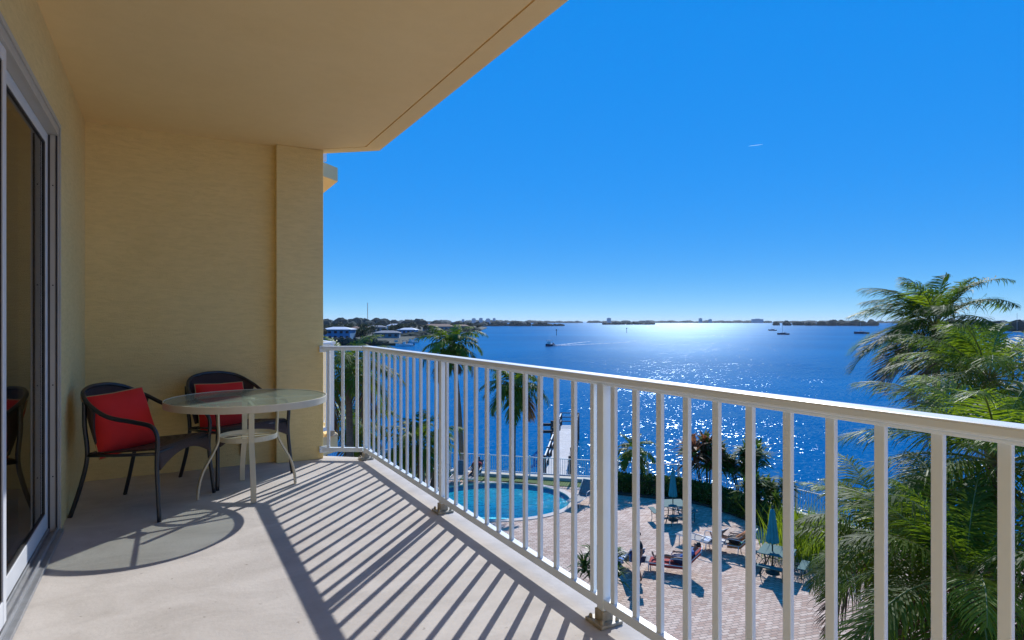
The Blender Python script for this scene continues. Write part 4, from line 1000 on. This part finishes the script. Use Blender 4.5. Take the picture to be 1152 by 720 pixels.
tag(wood('shore_scrub', [(105, 239, 1), (340, 244, 1), (400, 246, .9), (436, 252, .8)], 3.2, 8, 'farwood', 6, 2.2), 'dark scrub along the water edge of the left shore', 'scrub')
tag(wood('shore_scrub', [(462, 365, 1), (504, 484, 1), (540, 645, 1)], 3.0, 9, 'farwood', 12, 3.5), 'dark scrub along the far point of the left shore', 'scrub')
# far buildings on the coast
fb = [(430, 2900, 16, 20), (533, 3500, 22, 25), (541, 3500, 20, 27), (549, 3500, 22, 24), (556, 3500, 16, 26), (521, 3500, 14, 20), (685, 3500, 22, 27), (788, 3400, 16, 25), (799, 3400, 14, 20), (852, 3300, 60, 21)]
fl_ = ['lone blue grey block on the horizon right of the radio mast', 'second pale block of the far tower cluster left of the glitter', 'tallest block of the far tower cluster', 'fourth block of the far tower cluster', 'rightmost block of the far tower cluster', 'leftmost low block of the far tower cluster',
       'far block standing above the island in the glitter', 'far narrow block right of the glitter', 'low far block just right of the narrow one', 'wide low far building left of the wooded point']
for (px, d, wd, h), lab in zip(fb, fl_):
    b = MB(); b.box((0, 0, h/2), (wd, 14, h)); b.box((0, 0, h+1), (wd*.4, 6, 2)); o = b.build('tower_block', M['fartower'], origin=None); o.location = X(px, d, ZW+1); o.rotation_euler.z = CAMROT; tag(o, lab, 'building')
# radio mast
rmz = empty('radio_mast', X(413.5, 1300, ZL)); tag(rmz, 'thin red and white radio mast rising above the left shore', 'mast')
m = MB(); Hm = 48
for a in (0, 2.09, 4.19): m.sweep([(math.cos(a)*.9, math.sin(a)*.9, 0), (math.cos(a)*.5, math.sin(a)*.5, Hm)], .22, 5)
for i in range(24):
    z = i*2; a = (i % 3)*2.09; m.sweep([(math.cos(a)*.85, math.sin(a)*.85, z), (math.cos(a+2.09)*.8, math.sin(a+2.09)*.8, z+2)], .12, 4)
m.build('lattice', M['towerred'], rmz)

# ------------------------------------------------------------------ boats
def hull(m, L, B, H, mi=0):
    vs = []; n_ = 9
    for i in range(n_):
        t = i/(n_-1); y = -L/2+L*t; bw_ = B/2*(1-max(0, (t-.45)/.55)**2.2)*(.92 if t < .1 else 1); sh = H*(1+.35*t*t)
        vs += [(-bw_*.75, y, -.25), (-bw_, y, sh), (bw_, y, sh), (bw_*.75, y, -.25)]
    m.add(vs, [(i*4+k, i*4+k+1, (i+1)*4+k+1, (i+1)*4+k) for i in range(n_-1) for k in range(3)]+[(0,3,2,1)], mi, False)
    return m
def motorboat(loc, rz, label, hm='hulldark', L=6.5):
    b = empty('motorboat', loc, rz); tag(b, label, 'motorboat')
    hull(MB(), L, 2.3, .8).build('hull', M[hm], b)
    MB().box((0, -L*.05, .85), (1.9, L*.55, .12)).build('deck', M['hullwhite'], b)
    MB().box((0, .1, 1.35), (1.1, 1.2, .9)).build('console', M['hullwhite'], b, bevel=.1)
    t = MB(); t.box((0, -.1, 2.35), (1.9, 2.0, .08))
    for sx in (-.8, .8):
        for y in (-.9, .7): t.sweep([(sx, y, .9), (sx, y, 2.32)], .04, 6)
    t.build('canopy', M['hulldark'], b); MB().box((0, -L/2-.25, .75), (.5, .5, 1.1)).build('outboard', M['hulldark'], b, bevel=.1)
    return b
mbp = G(618, 389.5, ZW); travel = (W(-1, -1.6, 0)).normalized()
motorboat(mbp, math.atan2(travel.y, travel.x)-math.pi/2, 'small dark motorboat speeding across the bay ahead of a white wake', 'hulldark', 6.2)
wk = MB(); sdv = Vector((-travel.y, travel.x, 0))
for sg in (-1, 1):
    pts = [mbp-travel*(2+s)+sdv*sg*(.8+s*.16) for s in (0, 4, 10, 20, 36, 60)]; wd = [.8, 1.6, 2.0, 1.8, 1.4, .6]
    for i in range(5):
        a, b = pts[i], pts[i+1]; wk.add([a-sdv*wd[i]+Vector((0,0,.06)), a+sdv*wd[i]+Vector((0,0,.06)), b+sdv*wd[i+1]+Vector((0,0,.06)), b-sdv*wd[i+1]+Vector((0,0,.06))], [(0,1,2,3)])
for i in range(160):
    s = random.random()**1.5*9; p = mbp-travel*(1+s)+sdv*random.gauss(0, 1+s*.12)+Vector((0, 0, random.random()*.55*(1-s/12))); wk.ball(p, random.uniform(.1, .35), 1.3, 1.3, .7, 4, 6)
tag(wk.build('wake', M['foam'], origin=mbp), 'white foaming wake spreading behind the dark motorboat', 'wake', kind='stuff')
def sailboat(px, py, label, hm, L, rz, mast=10):
    b = empty('sailboat', G(px, py, ZW), rz); tag(b, label, 'sailboat', 'sailboats moored on the bay')
    hull(MB(), L, L*.3, L*.12).build('hull', M[hm], b)
    MB().box((0, 0, L*.12+.25), (L*.16, L*.4, .5)).build('cabin', M['hullwhite' if hm == 'hullwhite' else 'greywall'], b, bevel=.08)
    MB().sweep([(0, L*.05, .5), (0, L*.05, mast)], .09, 6).build('mast', M['mast'], b); MB().sweep([(0, L*.05, 1.9), (0, -L*.35, 1.8)], .13, 6).build('boom', M['mast'], b)
    return b
sailboat(881, 376.5, 'nearest dark hulled sailboat moored left of the tall palm', 'hulldark', 8.5, CAMROT+R(85), 9)
sailboat(869, 372, 'farther sailboat moored off the wooded point', 'hulldark', 8.5, CAMROT+R(70), 10)
sailboat(1145, 380, 'white sailboat with a tall mast at the right edge', 'hullwhite', 7.5, CAMROT+R(80), 15)
sailboat(969, 375.5, 'dark sailboat moored just left of the tall palm fronds', 'hulldark', 11, CAMROT+R(80), 9)
for i, (px, py, L) in enumerate(((446, 387.5, 8), (455, 389.5, 7), (462, 386, 7))):
    motorboat(G(px, py, ZW), CAMROT+R(75+20*i), ['white boat docked leftmost at the left shore', 'white boat docked nearest at the left shore', 'white boat docked rightmost at the left shore'][i], 'hullwhite', L)
jt = empty('pier', G(530, 378.5, ZW), CAMROT); tag(jt, 'short dark wooden pier on piles off the left shore', 'pier')
MB().box((0, 0, 1.6), (9, 3, .4)).build('deck', M['piling'], jt)
for x in (-4, 0, 4): MB().lathe([(.25, -1), (.25, 2.6)], (x, -1.2, 0), 8).build('piling', M['piling'], jt)
for px, py, lab in ((626, 377.5, 'thin channel marker post above the motorboat'), (705, 374.5, 'thin channel marker post in the bright glitter')):
    cm = empty('channel_marker', G(px, py, ZW)); tag(cm, lab, 'channel marker')
    MB().lathe([(.18, -1), (.15, 4.2)], seg=8).build('post', M['piling'], cm); MB().box((0, 0, 3.9), (.9, .08, .9), CAMROT).build('board', M['darkgreen'], cm)
bk = MB(); rnd = random.Random(9)
for i in range(90):
    p = G(1085+i*1.0, 391+rnd.uniform(-.4, .4), ZW); bk.ball(p+Vector((rnd.uniform(-1, 1), rnd.uniform(-1, 1), .2)), rnd.uniform(.5, 1.1), rnd.uniform(.8, 1.3), rnd.uniform(.8, 1.3), rnd.uniform(.6, .9), 4, 6)
for i in range(len(bk.sm)): bk.sm[i] = False
tag(bk.build('breakwater', M['rock'], origin=G(1120, 391, ZW)), 'low line of dark rocks in the water at the right edge', 'breakwater')
ct = MB(); a = D(842, 164.5, 9000); b = D(858, 162.4, 9000)
ct.sweep([a.lerp(b, t) for t in (0, .2, .5, .8, 1)], [.8, 2.4, 3, 2, .8], 8)
tag(ct.build('contrail', M['contrail'], origin=a), 'tiny white vapour trail high in the blue sky', 'contrail')

# ------------------------------------------------------------------ air
hm, ht, ho = nodes('air'); pv = N(ht, 'ShaderNodeVolumePrincipled', Density=HAZE, Anisotropy=.3); pv.inputs['Color'].default_value = (.75, .86, 1, 1); ht.links.new(pv.outputs[0], ho.inputs['Volume'])
if HAZE > 0:
    hz_ = MB().bx(-12500, 12500, -12500, 12500, ZW-4, 60).build('haze', hm); tag(hz_, kind='stuff')
